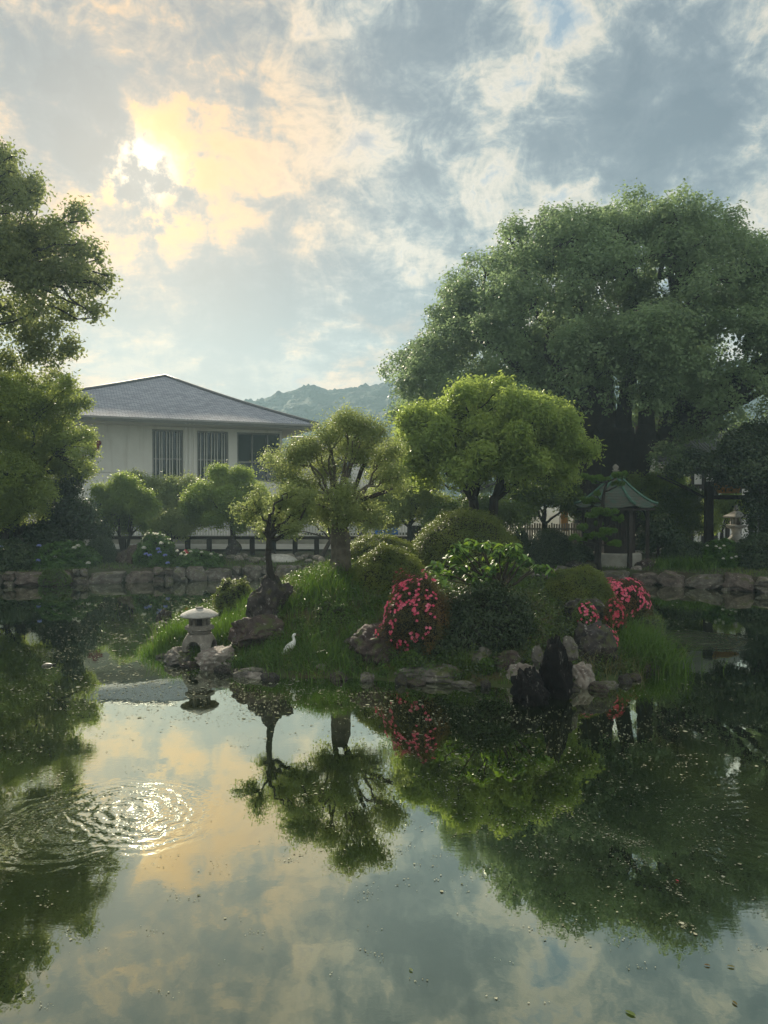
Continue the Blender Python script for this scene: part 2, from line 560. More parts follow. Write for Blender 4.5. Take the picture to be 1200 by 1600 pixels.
def limb(a, b, r0, r1, g, bow=.25, n=9, sides=7, jit=.06, wob=.06):
    a, b = np.array(a, float), np.array(b, float)
    ln = np.linalg.norm(b - a)
    mid = (a + b) / 2 + g.normal(size=3) * ln * wob * 1.2 + np.array([0, 0, ln * bow])
    p = bez(a, mid, b, n)
    p[1:-1] += g.normal(size=(n - 2, 3)) * ln * wob * .25
    return tube(p, np.linspace(r0, r1, n), sides, jit, g)


def box_bm(bm, c, s, rz=0.0, bevel=0.0):
    r = bmesh.ops.create_cube(bm, size=1)
    vs = r['verts']
    cs, sn = math.cos(rz), math.sin(rz)
    for v in vs:
        x, y, z = v.co.x * s[0], v.co.y * s[1], v.co.z * s[2]
        v.co = Vector((c[0] + x * cs - y * sn, c[1] + x * sn + y * cs, c[2] + z))
    if bevel:
        es = set(e for v in vs for e in v.link_edges)
        bmesh.ops.bevel(bm, geom=list(es), offset=bevel, segments=1, affect='EDGES')


def finish(name, bm, mat, parent=None, smooth=False):
    me = bpy.data.meshes.new(name)
    bmesh.ops.recalc_face_normals(bm, faces=bm.faces)
    bm.to_mesh(me)
    bm.free()
    return link(name, me, mat, parent, smooth=smooth)


def box(name, c, s, mat, parent=None, rz=0.0, bevel=0.0):
    bm = bmesh.new()
    box_bm(bm, c, s, rz, bevel)
    return finish(name, bm, mat, parent)


def lathe(name, prof, mat, parent=None, sides=24, center=(0, 0, 0), smooth=True, rot=0.0, wob=0.0):
    V, Fq = [], []
    for (r, z) in prof:
        for j in range(sides):
            a = 2 * math.pi * j / sides + rot
            rr = r * (1 + wob * math.sin(3 * a + z * 9))
            V.append((center[0] + rr * math.cos(a), center[1] + rr * math.sin(a), center[2] + z))
    for i in range(len(prof) - 1):
        for j in range(sides):
            k = (j + 1) % sides
            Fq.append((i * sides + j, i * sides + k, (i + 1) * sides + k, (i + 1) * sides + j))
    me = bpy.data.meshes.new(name)
    me.from_pydata(V, [], Fq + [tuple(reversed(range(sides))), tuple(range((len(prof) - 1) * sides, len(prof) * sides))])
    me.update()
    return link(name, me, mat, parent, smooth=smooth)


# ------------------------------------------------------------------ terrain functions
BANK = [(-60, 2), (-30, 9), (-22, 16), (-17, 22.5), (-14.2, 24.6), (-12.95, 24.9), (-7.56, 26.4), (-4.6, 26.9), (-1.9, 27.1),
        (3, 27.3), (6.1, 27.0), (8.8, 25.6), (12.0, 23.2), (14.7, 21.0), (19, 17), (28, 9), (60, 2)]
_bx = np.array([b[0] for b in BANK], float)
_by = np.array([b[1] for b in BANK], float)


def bank_y(x):
    return np.interp(x, _bx, _by)


def ground_z(x, y):
    d = y - bank_y(x)
    return .46 + .10 * (1 - math.exp(-max(d, 0) / 2.0)) + .05 * noise.noise(Vector((x * .5, y * .5, 0)))


ISL = [(235, 1003), (250, 1028), (330, 1046), (440, 1060), (540, 1058), (640, 1066), (750, 1070), (850, 1080), (940, 1072),
       (1020, 1050), (1045, 1010), (1035, 965), (965, 932), (800, 916), (640, 913), (470, 918), (360, 938), (275, 966)]
ISLW = [PZ(a, b, 0.0) for a, b in ISL]
# smooth closed outline
_pts = np.array([(p.x, p.y) for p in ISLW])


def chaikin(p, k=2):
    for _ in range(k):
        q = np.roll(p, -1, axis=0)
        a, b = .75 * p + .25 * q, .25 * p + .75 * q
        p = np.empty((len(a) * 2, 2))
        p[0::2], p[1::2] = a, b
    return p


ISLP = chaikin(_pts, 2)


def isl_dist(x, y):
    """signed distance to the island's waterline, positive inside"""
    p = ISLP
    q = np.roll(p, -1, axis=0)
    e = q - p
    wv = np.array([x, y]) - p
    t = np.clip((wv * e).sum(1) / ((e * e).sum(1) + 1e-9), 0, 1)
    d = np.sqrt(((wv - e * t[:, None]) ** 2).sum(1)).min()
    c1 = (p[:, 1] > y) != (q[:, 1] > y)
    xs = p[:, 0] + (y - p[:, 1]) / (q[:, 1] - p[:, 1] + 1e-12) * (q[:, 0] - p[:, 0])
    inside = (np.sum(c1 & (x < xs)) % 2) == 1
    return d if inside else -d


def isl_z(x, y):
    d = isl_dist(x, y)
    if d < 0:
        return max(-.6, d * .6)
    # lower at the left end where the lantern stands
    k = min(1, max(0, (x + 4.3) / 2.6))
    top = .20 + .70 * k * k * (3 - 2 * k) + .42 * math.exp(-((x + .9) ** 2 + ((y - 16.1) * .8) ** 2) / 1.6)
    if x > 4.5:
        top *= max(.35, 1 - (x - 4.5) / 3.2)
    z = top * (1 - math.exp(-(d * .62) ** 2.1)) + .05 * min(1, d * 4)
    z += .05 * noise.noise(Vector((x * 1.3, y * 1.3, 3))) * min(1, d)
    return z + .02


def on_island(px, py):
    """point of the island's ground seen at this place"""
    d = raydir(px, py)
    o = Vector((0, 0, CAMZ))
    t = 9.0
    while t < 30:
        p = o + d * (t / d.y)
        if p.z < max(isl_z(p.x, p.y), 0):
            return p
        t += .03
    return p


def iz(x, y):
    return Vector((x, y, isl_z(x, y)))


def gz(x, y):
    return Vector((x, y, ground_z(x, y)))


# ------------------------------------------------------------------ setting: ground, pond, water, island, hill
def build_ground():
    xs = np.concatenate([[-400, -300, -150, -80, -50], np.arange(-34, 34.1, .8), [50, 80, 150, 300, 400]])
    ts = np.concatenate([[0, .12, .35, .8], np.arange(1.5, 14, .8), [16, 19, 23, 30, 45, 80, 150, 250, 315]])
    V, Fq = [], []
    for t in ts:
        for x in xs:
            y = float(bank_y(x)) + .12 + t
            V.append((x, y, ground_z(x, y)))
    # drop behind the wall to the pond floor
    for x in xs:
        V.append((x, float(bank_y(x)) + .11, -1.0))
    nx = len(xs)
    for i in range(len(ts) - 1):
        for j in range(nx - 1):
            Fq.append((i * nx + j, i * nx + j + 1, (i + 1) * nx + j + 1, (i + 1) * nx + j))
    b = len(ts) * nx
    for j in range(nx - 1):
        Fq.append((b + j, b + j + 1, j + 1, j))
    me = np_mesh('ground', V, Fq, smooth=True)
    tag(link('ground', me, M['soil']), kind='structure')


build_ground()
tag(box('pond_bed', (0, 150, -1.25), (800, 370, .4), M['soil']), kind='structure')
bm = bmesh.new()
box_bm(bm, (0, -29.4, .2), (300, 61, 2.4))
tag(finish('near_bank', bm, M['paving']), kind='structure')


def build_water():
    m = bpy.data.materials.new('pond_water')
    m.use_nodes = True
    t = NT(m.node_tree)
    geo = t.n('ShaderNodeNewGeometry')
    pos = geo.outputs['Position']
    s = t.n('ShaderNodeSeparateXYZ', inp={0: pos})
    X, Y = s.outputs[0], s.outputs[1]

    def rings(cx, cy, rmax, k, amp, ph, skew=0.0):
        wn = t.noise(pos, 2.2, 4, .65).outputs[0]
        dx = t.math('SUBTRACT', X, cx)
        dy = t.math('SUBTRACT', Y, cy)
        dx = t.math('ADD', dx, t.math('MULTIPLY', dy, skew))
        r = t.math('SQRT', t.math('ADD', t.math('MULTIPLY', dx, dx), t.math('MULTIPLY', dy, dy)))
        r = t.math('ADD', r, t.math('MULTIPLY', t.math('SUBTRACT', wn, .5), .45))
        wv = t.math('SINE', t.math('ADD', t.math('MULTIPLY', r, k), ph))
        env = t.math('MULTIPLY', t.smooth(r, rmax * .35, rmax, 1.0, 0.0), t.smooth(r, 0.0, rmax * .12))
        return t.math('MULTIPLY', t.math('MULTIPLY', wv, env), amp)
    c1 = PZ(205, 1268)
    h = rings(c1.x, c1.y, 1.0, 44, .0011, 0, .25)
    c2 = PZ(120, 1290)
    h = t.math('ADD', h, rings(c2.x, c2.y, 1.15, 36, .0007, 1.3))
    c2 = PZ(240, 1290)
    h = t.math('ADD', h, rings(c2.x, c2.y, .5, 64, .0003, 0))
    c3 = PZ(1090, 1000)
    h = t.math('ADD', h, rings(c3.x, c3.y, 1.3, 22, .008, 0))
    c4 = PZ(1190, 1290)
    h = t.math('ADD', h, rings(c4.x, c4.y, 1.2, 40, .0005, 0))
    calm = t.noise(t.n('ShaderNodeMapping', inp={0: pos, 'Scale': (1, .6, 1)}).outputs[0], 2.2, 3, .5).outputs[0]
    h = t.math('ADD', h, t.math('MULTIPLY', calm, .0014))
    patch = t.smooth(t.noise(pos, .45, 4, .6).outputs[0], .50, .66)
    brz = t.noise(t.n('ShaderNodeMapping', inp={0: pos, 'Scale': (.7, 2.2, 1)}).outputs[0], 9, 3, .6).outputs[0]
    h = t.math('ADD', h, t.math('MULTIPLY', t.math('MULTIPLY', brz, patch), .0004))
    fine = t.noise(pos, 14, 2, .5).outputs[0]
    h = t.math('ADD', h, t.math('MULTIPLY', fine, .00012))
    bp = t.n('ShaderNodeBump', inp={'Height': h, 'Strength': 1.0, 'Distance': 1.0})
    murk = t.noise(pos, .35, 4, .6).outputs[0]
    mc = t.mix(t.smooth(murk, .35, .65), (.009, .017, .002), (.017, .021, .003))
    deep = t.n('ShaderNodeBsdfDiffuse', inp={0: mc})
    gl = t.n('ShaderNodeBsdfGlossy', inp={0: (.86, .92, .80, 1), 'Roughness': 0.008, 'Normal': bp.outputs[0]})
    lw = t.n('ShaderNodeLayerWeight', inp={'Blend': .5, 'Normal': bp.outputs[0]}).outputs['Facing']
    fac = t.math('MAXIMUM', t.math('MINIMUM', t.math('SUBTRACT', t.math('MULTIPLY', lw, 1.35), .25), .9), .06)
    mx = t.n('ShaderNodeMixShader', inp={0: fac, 1: deep.outputs[0], 2: gl.outputs[0]})
    t.n('ShaderNodeOutputMaterial', inp={0: mx.outputs[0]})
    me = np_mesh('pond_water', [(-75, 1, 0), (75, 1, 0), (75, 30, 0), (-75, 30, 0)], [(0, 1, 2, 3)])
    tag(link('pond_water', me, m), kind='structure')


build_water()


def build_island():
    xs = np.arange(-7.2, 9.2, .16)
    ys = np.arange(9.8, 28, .16)
    V = [(x, y, isl_z(x, y)) for y in ys for x in xs]
    nx = len(xs)
    Fq = [(i * nx + j, i * nx + j + 1, (i + 1) * nx + j + 1, (i + 1) * nx + j) for i in range(len(ys) - 1) for j in range(nx - 1)]
    Fq = [f for f in Fq if max(V[k][2] for k in f) > -.55]
    me = np_mesh('island_ground', V, Fq, smooth=True)
    tag(link('island_ground', me, M['turf']), kind='structure')


build_island()

# pale paved paths behind the planting
pts = [(-30, 33.3), (2.5, 33.3), (8, 36), (8, 40), (2, 39), (-30, 50)]
me = bpy.data.meshes.new('path')
me.from_pydata([(x, y, .66) for x, y in pts], [], [tuple(range(len(pts)))])
tag(link('path', me, M['paving']), kind='structure')
me = bpy.data.meshes.new('path')
me.from_pydata([(x, y, .66) for x, y in [(10.5, 31.0), (24, 28.5), (28, 40), (10.5, 42)]], [], [(0, 1, 2, 3)])
tag(link('path', me, M['paving']), kind='structure')


def build_hill():
    prof = [(-700, 640), (-200, 600), (100, 612), (330, 628), (395, 626), (440, 612), (487, 600), (520, 608), (560, 603), (612, 594), (680, 580),
            (760, 590), (860, 585), (980, 575), (1080, 572), (1180, 560), (1300, 556), (1500, 590), (1900, 640)]
    pxs = np.array([p[0] for p in prof], float)
    pys = np.array([p[1] for p in prof], float)
    cols = np.linspace(-600, 1800, 700)
    rows = 80
    V = []
    for i in range(rows):
        f = i / (rows - 1)
        for px in cols:
            Y = 325 - 110 * (1 - f)
            top = P(px, float(np.interp(px, pxs, pys)), 325)
            x = top.x
            z = .4 + (top.z - .4) * (f ** .85)
            tree = 2.0 * abs(noise.noise(Vector((x * .16, Y * .16, f * 3)))) + 1.4 * abs(noise.noise(Vector((x * .44, Y * .44, 9)))) \
                + .6 * noise.noise(Vector((x * 1.4, 2, Y)))
            ridge = 3 * noise.noise(Vector((x * .03, Y * .02, 5))) * f * (1 - f) * 4
            V.append((x, Y + 4 * noise.noise(Vector((x * .03, f * 4, 0))), z + tree * min(1, f * 3) + ridge - 1.0))
    nx = len(cols)
    Fq = [(i * nx + j, i * nx + j + 1, (i + 1) * nx + j + 1, (i + 1) * nx + j) for i in range(rows - 1) for j in range(nx - 1)]
    me = np_mesh('hill', V, Fq, smooth=True)
    m = principled('wooded_hill', (.022, .055, .026), .95, .12, .4, 1.0, .5, col2=(.012, .034, .016))
    m.node_tree.nodes['Bump'].inputs['Distance'].default_value = 1.5
    tag(link('hill', me, m), kind='structure')


build_hill()
haze = box('haze', (0, 130, 37.0), (820, 470, 80), None)
hm = bpy.data.materials.new('haze')
hm.use_nodes = True
ht = NT(hm.node_tree)
pv = ht.n('ShaderNodeVolumePrincipled', inp={'Color': (.56, .80, .96, 1), 'Density': .0011, 'Anisotropy': .25})
ho = ht.n('ShaderNodeOutputMaterial')
ht.link(pv.outputs[0], ho.inputs['Volume'])
haze.data.materials.append(hm)
tag(haze, kind='stuff')


# ------------------------------------------------------------------ rocks and stone walls
def rock_mesh(name, seed, sub=4, chops=7, rough=.16, fine=.05):
    g = np.random.default_rng(seed)
    bm = bmesh.new()
    bmesh.ops.create_icosphere(bm, subdivisions=sub, radius=1)
    planes = [(norm(g.normal(size=(1, 3)))[0], g.uniform(.55, .85)) for _ in range(chops)]
    o = Vector((seed * 3.1, seed * 1.7, 0))
    for v in bm.verts:
        c = np.array(v.co)
        for nrm, dd in planes:
            s = float(c @ nrm)
            if s > dd:
                c = c - nrm * (s - dd) * .92
        p = Vector(c)
        n1 = noise.noise(p * 1.4 + o)
        n2 = noise.noise(p * 4.5 + o)
        n3 = abs(noise.noise(p * 10 + o))
        n4 = noise.noise(p * 22 + o) if sub > 4 else 0
        n5 = 1 - abs(noise.noise(p * 2.6 + o * 2))
        v.co = p * (1 + rough * n1 * 1.6 + fine * n2 * 1.8 - fine * 1.3 * n3 + fine * .5 * n4 - fine * 1.4 * max(0, n5 - .82) * 5)
    me = bpy.data.meshes.new(name)
    bm.to_mesh(me)
    bm.free()
    if sub >= 4:
        me.polygons.foreach_set('use_smooth', [True] * len(me.polygons))
    return me


def rock(label, px0, py0, px1, py1, Y, mat, seed, depth=None, rz=0, chops=9, cat='rock', name='rock', sub=5, sink=.12, rough=.16, fine=.07, group=None):
    """boulder filling the given place of the picture at distance Y"""
    a = P(px0, py0, Y)
    b = P(px1, py1, Y)
    wx = (b.x - a.x) / 2
    hz = (a.z - b.z) / 2
    me = rock_mesh(name, seed, sub, chops, rough, fine)
    co = np.empty(len(me.vertices) * 3)
    me.vertices.foreach_get('co', co)
    co = co.reshape(-1, 3)
    cs, sn = math.cos(rz), math.sin(rz)
    co = np.stack([co[:, 0] * cs - co[:, 1] * sn, co[:, 0] * sn + co[:, 1] * cs, co[:, 2]], 1)
    lo, hi = co.min(0), co.max(0)
    co = (co - (lo + hi) / 2) / ((hi - lo) / 2)
    hz2 = hz * (1 + sink)
    dp = depth if depth else wx * .8
    co = co * np.array([wx, dp, hz2])
    me.vertices.foreach_set('co', co.ravel())
    me.update()
    o = link(name, me, mat)
    o.location = ((a.x + b.x) / 2, Y + dp * .3, a.z - hz2)
    return tag(o, label, cat, group)


WALLSTONES = [rock_mesh('stone', 100 + i, 3, 14, .20, .10) for i in range(9)]
for i, me in enumerate(WALLSTONES):
    co = np.empty(len(me.vertices) * 3)
    me.vertices.foreach_get('co', co)
    co = co.reshape(-1, 3)
    co = np.sign(co) * np.abs(co) ** .74          # squarer blocks
    lo, hi = co.min(0), co.max(0)
    co = (co - (lo + hi) / 2) / (hi - lo)
    me.vertices.foreach_set('co', co.ravel())
    me.materials.append(M['rock_wall'] if i % 3 else M['rock_wall_warm'])
    me.update()


def stone_wall(label, x0, x1, seed, hmean=.50):
    g = np.random.default_rng(seed)
    base = gz(x0, float(bank_y(x0)))
    root = empty('pond_wall', (x0, float(bank_y(x0)), 0), label, 'stone wall')
    x = x0

    def put(xc, wid, z0, h, me, dy=0.0):
        y = float(bank_y(xc))
        slope = (float(bank_y(xc + .3)) - float(bank_y(xc - .3))) / .6
        o = bpy.data.objects.new('stone', me)
        COL.objects.link(o)
        o.parent = root
        k = math.sqrt(1 + slope * slope)
        o.location = (xc - root.location.x, y - root.location.y + dy, z0 + h / 2)
        o.rotation_euler = (g.normal() * .08, g.normal() * .10, math.atan(slope) + (math.pi if g.random() < .5 else 0))
        o.scale = (wid * k * 1.04, .46 * g.uniform(.85, 1.25), h * g.uniform(.95, 1.1))
    while x < x1:
        typ = g.random()
        wd = g.uniform(.40, 1.25) if typ < .6 else g.uniform(.3, .5)
        h = hmean * g.uniform(.80, 1.16)
        me = WALLSTONES[g.integers(len(WALLSTONES))]
        if typ < .62:
            put(x + wd / 2, wd * 1.02, -.12, h + .12, me)
        else:
            h1 = h * g.uniform(.35, .6)
            put(x + wd / 2, wd * 1.04, -.12, h1 + .10, me)
            if wd > .42:
                w1 = wd * g.uniform(.4, .6)
                put(x + w1 / 2, w1 * 1.05, h1 - .03, h - h1 + .03, WALLSTONES[g.integers(9)])
                put(x + w1 + (wd - w1) / 2, (wd - w1) * 1.05, h1 - .03, (h - h1) * .95 + .03, WALLSTONES[g.integers(9)])
            else:
                put(x + wd / 2, wd * 1.04, h1 - .03, h - h1 + .03, WALLSTONES[g.integers(9)])
        if g.random() < .35:
            put(x + wd, g.uniform(.16, .26), -.06, g.uniform(.12, .24), WALLSTONES[g.integers(9)], -.16)
        x += wd
    return root


stone_wall('irregular grey stone wall edging the pond below the hall and hydrangeas', -16.5, 3.0, 3, .50)
stone_wall('dark mossy stone wall edging the pond below the hexagonal pavilion', 5.2, 15.5, 4, .50)


# ------------------------------------------------------------------ vegetation builders
def dome_clumps(c, r, n, cr, g, zcut=-.25, jit=.12, inner=0):
    out = []
    ga = math.pi * (3 - math.sqrt(5))
    for i in range(n):
        z = 1 - (i + .5) / n * (1 - zcut)
        rr = math.sqrt(max(0, 1 - z * z))
        a = i * ga + g.normal() * .15
        k = 1 + g.normal() * jit
        s = g.uniform(*cr)
        out.append((c[0] + math.cos(a) * rr * (r[0] - s * .6) * k, c[1] + math.sin(a) * rr * (r[1] - s * .6) * k,
                    c[2] + z * (r[2] - s * .5) * k, s, s, s * .85))
    for i in range(inner):
        d = sphere_pts(1, g)[0] * g.uniform(.2, .65)
        s = g.uniform(*cr)
        out.append((c[0] + d[0] * r[0], c[1] + d[1] * r[1], c[2] + abs(d[2]) * r[2], s, s, s * .8))
    return out


def clump(px, py, rp, Y, ry=None, dy=0.0):
    """foliage clump at a place of the picture, radius in picture px"""
    p = P(px, py, Y + dy)
    s = rp * Y / F
    return (p.x, p.y, p.z, s, s, (ry if ry else rp) * Y / F)


def tree(name, label, base, clumps, nleaf, leaf, lm, bark, trunk_r, fork_z, seed, nlimb=8, lean=(0, 0), cat='tree', group=None,
         twig=.22, per=14, shell=.75, rough=.45, up=.35, trunks=1, limb_r=None, cap=True, twigs=True, stems=None, r1=.35, forks=None, width=.5, wob=.06, bow=.12):
    g = np.random.default_rng(seed)
    base = Vector(base)
    root = empty(name, base, label, cat, group)
    o = np.array(base)
    loc = [(c[0] - o[0], c[1] - o[1], c[2] - o[2], c[3], c[4], c[5]) for c in clumps]
    fz = fork_z - base.z
    # trunk(s)
    heads = []
    for (bx0, by0, tx0, ty0, sr) in (stems or []):
        p = bez(np.array([bx0, by0, -.3]), np.array([bx0 * .9 + tx0 * .1, by0, fz * .55]), np.array([tx0, ty0, fz]), 14)
        p[2:-1] += g.normal(size=(11, 3)) * .05
        link('trunk', tube_mesh('trunk', [tube(p, sr * np.linspace(1.25, .8, 14) * (1 + .25 * np.exp(-np.linspace(0, 6, 14))), 16, .06, g)]), bark, root)
        heads.append(p[-1])
    for k in range(0 if stems else trunks):
        a = 2 * math.pi * k / max(trunks, 1) + .6
        spread = trunk_r * (1.1 if trunks > 1 else 0)
        bpos = np.array([math.cos(a) * spread * .7, math.sin(a) * spread * .5, -.15])
        top = np.array([lean[0] + math.cos(a) * spread * 1.9, lean[1] + math.sin(a) * spread * 1.2, fz])
        mid = (bpos + top) / 2 + g.normal(size=3) * fz * wob
        p = bez(bpos, mid, top, 10)
        tr = trunk_r * (1 if trunks == 1 else .72)
        rad = tr * np.array([1.35, 1.12, 1.0, .95, .9, .86, .82, .78, .74, .62])
        link('trunk', tube_mesh('trunk', [tube(p, rad, 14, .07, g)]), bark, root)
        heads.append(top)
    # limbs to the largest and most spread clumps
    order = sorted(range(len(loc)), key=lambda i: -loc[i][3] * (1 + .6 * g.random()))[:nlimb]
    lr = limb_r if limb_r else trunk_r * .42
    for i in order:
        c = np.array(loc[i][:3])
        h = heads[int(np.argmin([np.linalg.norm(hh[:2] - c[:2]) for hh in heads]))]
        link('branch', tube_mesh('branch', [limb(h - np.array([0, 0, trunk_r * .6]), c, lr, lr * .22, g, bow, 9, 7, .06, wob)]), bark, root)
    if twigs:
        tb = []
        rest = [i for i in range(len(loc)) if i not in order][:70]
        for i in rest + order:
            c = np.array(loc[i][:3])
            if i in order:
                src = [c]
            else:
                j = min(order, key=lambda q: np.linalg.norm(np.array(loc[q][:3]) - c)) if order else 0
                s0 = np.array(loc[j][:3]) * .8 + heads[0] * .2
                tb.append(limb(s0, c, lr * .3, lr * .12, g, .05, 6, 4, 0, .07))
            for _ in range(4):
                e = c + sphere_pts(1, g)[0] * loc[i][3] * .55
                tb.append(limb(c, e, lr * .14, lr * .04, g, .05, 4, 3, 0, .08))
        tag(link('twigs', tube_mesh('twigs', tb), bark, root), kind='stuff')
    Pn, N, r = crown_points(loc, nleaf, g, twig, per, shell, up, rough)
    tag(link('crown', leaf_mesh('crown', Pn, N, leaf, leaf * width, g, rnd=r), lm, root), kind='stuff')
    return root


def shrub(name, label, c, r, nleaf, leaf, lm, seed, core=True, cat='shrub', flowers=None, group=None, lump=.12, zc=-.3, width=.55, coremat=None,
          rough=.6, up=.4, inset=.86):
    """clipped or mounded shrub: c = centre of the ground under it, r = (rx, ry, height)"""
    g = np.random.default_rng(seed)
    root = empty(name, c, label, cat, group)
    D = sphere_pts(nleaf * 2, g)
    D = D[D[:, 2] > zc][:nleaf]
    off_ = Vector((seed * 1.3, seed * 2.1, 0))

    def lumpf(d):
        v = Vector(d)
        return 1 + lump * (noise.noise(v * 1.8 + off_) * 1.5 + noise.noise(v * 4 + off_) * .8 + noise.noise(v * 9 + off_) * .4)
    k = np.array([lumpf(d) for d in D])
    rad = k * (1 - .12 * g.random(len(D)) ** 1.5 + .03 * g.normal(size=len(D)))
    RR = np.array(r)
    base = np.array([0, 0, r[2] * .22])
    hz = np.where(D[:, 2] > 0, r[2] * .78, r[2] * .75)
    Pn = base + np.stack([D[:, 0] * r[0], D[:, 1] * r[1], D[:, 2] * hz], 1) * rad[:, None]
    N = norm(D * .7 + g.normal(size=D.shape) * rough + np.array([0, 0, up]))
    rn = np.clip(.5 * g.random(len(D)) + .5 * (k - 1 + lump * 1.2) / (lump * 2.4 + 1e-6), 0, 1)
    tag(link('leaves', leaf_mesh('leaves', Pn, N, leaf, leaf * width, g, rnd=rn), lm, root), kind='stuff')
    if core:  # solid dark core added to block light and view through the leaves
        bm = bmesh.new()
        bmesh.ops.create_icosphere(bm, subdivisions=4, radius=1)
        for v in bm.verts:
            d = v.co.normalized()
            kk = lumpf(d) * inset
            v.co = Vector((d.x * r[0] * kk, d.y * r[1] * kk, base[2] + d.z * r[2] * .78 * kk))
        finish('filler_core', bm, coremat or M['leafcore'], root, smooth=True)
    if flowers:
        fm, nf, fs, fdir, fcos = flowers
        d = norm(g.normal(size=(nf * 30, 3)) * .8 + np.array(fdir) * 1.0)
        d = d[np.array([noise.noise(Vector(x) * 4.5 + off_) + .4 * noise.noise(Vector(x) * 13) > -.04 for x in d])]
        d = d[(d @ (np.array(fdir) / np.linalg.norm(fdir))) > fcos][:nf]
        kk = np.array([lumpf(x) for x in d])
        hz = np.where(d[:, 2] > 0, r[2] * .78, r[2] * .75)
        ctr = base + np.stack([d[:, 0] * r[0], d[:, 1] * r[1], d[:, 2] * hz], 1) * (kk * 1.02)[:, None]
        # each flower: five petals
        pc, pn = [], []
        tds = []
        a0 = g.random(len(ctr)) * 6.28
        for q in range(5):
            ang = a0 + q * 2 * math.pi / 5
            t1 = norm(np.cross(d, np.array([.3, .2, .9])))
            t2 = np.cross(d, t1)
            tt = t1 * np.cos(ang)[:, None] + t2 * np.sin(ang)[:, None]
            pc.append(ctr + tt * fs * .28 + d * fs * .1)
            pn.append(norm(d + tt * -.35 + g.normal(size=d.shape) * .12))
            tds.append(tt)
        pc, pn, tds = np.concatenate(pc), np.concatenate(pn), np.concatenate(tds)
        rr = np.tile(g.random(len(ctr)), 5)
        tag(link('flowers', leaf_mesh('flowers', pc, pn, fs * .55, fs * .5, g, .1, rr, tds), fm, root), kind='stuff')
    return root


M['leafcore'] = principled('shade_core', (.026, .024, .012), .95, 8, .4)  # dark colours of the light-blocking cores added inside shrubs
M['leafcore_dark'] = principled('shade_core_dark', (.012, .012, .007), .95, 8, .4)


def shrub_px(label, px0, py0, px1, py1, Y, nleaf, leaf, lm, seed, depth=None, name='shrub', **kw):
    a, b = P(px0, py0, Y), P(px1, py1, Y)
    rx = (b.x - a.x) / 2
    h = a.z - b.z
    return shrub(name, label, ((a.x + b.x) / 2, Y + (depth or rx * .9) * .4, b.z), (rx, depth or rx * .9, h), nleaf, leaf, lm, seed, **kw)


def blades(bases, g, hgt, wid, lean=.45, segs=3, dirs=None):
    """curved grass blades, arrays of quads"""
    n = len(bases)
    a = g.random(n) * 6.283
    out = np.stack([np.cos(a), np.sin(a), np.zeros(n)], 1) if dirs is None else dirs
    H = hgt * g.uniform(.55, 1.15, n)
    ln = lean * g.uniform(.2, 1.4, n)
    side = np.stack([-out[:, 1], out[:, 0], np.zeros(n)], 1)
    a2 = g.random(n) * 6.283
    side = norm(side + .8 * np.stack([np.cos(a2), np.sin(a2), np.zeros(n)], 1))
    rows = []
    for s in range(segs + 1):
        t = s / segs
        c = bases + out * (H * ln * t * t)[:, None] + np.array([0, 0, 1.0]) * (H * (t - .35 * ln * t * t))[:, None]
        wv = wid * (1 - t) ** .7 * .5 + wid * .03
        rows.append((c - side * wv, c + side * wv))
    V = np.empty((n, (segs + 1) * 2, 3))
    for s, (l, r_) in enumerate(rows):
        V[:, s * 2], V[:, s * 2 + 1] = l, r_
    k = (segs + 1) * 2
    base = (np.arange(n) * k)[:, None]
    Fq = np.concatenate([base + np.array([[2 * s, 2 * s + 1, 2 * s + 3, 2 * s + 2]]) for s in range(segs)])
    return V.reshape(-1, 3), Fq, np.repeat(g.random(n), k)


def grass_obj(name, label, bases, hgt, wid, lm, seed, lean=.45, kind='stuff', cat='grass', parent=None, segs=3):
    g = np.random.default_rng(seed)
    V, Fq, r = blades(np.array(bases), g, hgt, wid, lean, segs)
    o = link(name, np_mesh(name, V, Fq, r), lm, parent)
    return tag(o, label, cat, kind=kind)


def scatter_island(n, g, cond=None):
    out = []
    while len(out) < n:
        x, y = g.uniform(-6, 8), g.uniform(11.3, 26)
        if isl_dist(x, y) > .05 and (cond is None or cond(x, y)):
            out.append((x, y, isl_z(x, y)))
    return out


# ------------------------------------------------------------------ the hall with the big slate roof
class Frame:
    """a building's own axes: x along its front, y inward, z up; vertices are given in them"""
    def __init__(self, A, B):
        self.o = Vector((A.x, A.y, 0))
        self.e = (Vector((B.x, B.y, 0)) - self.o).normalized()
        self.n = Vector((-self.e.y, self.e.x, 0))
        self.rz = math.atan2(self.e.y, self.e.x)

    def at(self, px, py, inset=0.0):
        """local point where the line of sight meets the upright plane 'inset' behind the front"""
        d = raydir(px, py)
        c = Vector((0, 0, CAMZ))
        p0 = self.o + self.n * inset
        t = (p0 - c).dot(self.n) / d.dot(self.n)
        w_ = c + d * t - self.o
        return Vector((w_.dot(self.e), w_.dot(self.n), (c + d * t).z))

    def loc(self, p):
        w_ = p - self.o
        return Vector((w_.dot(self.e), w_.dot(self.n), p.z))


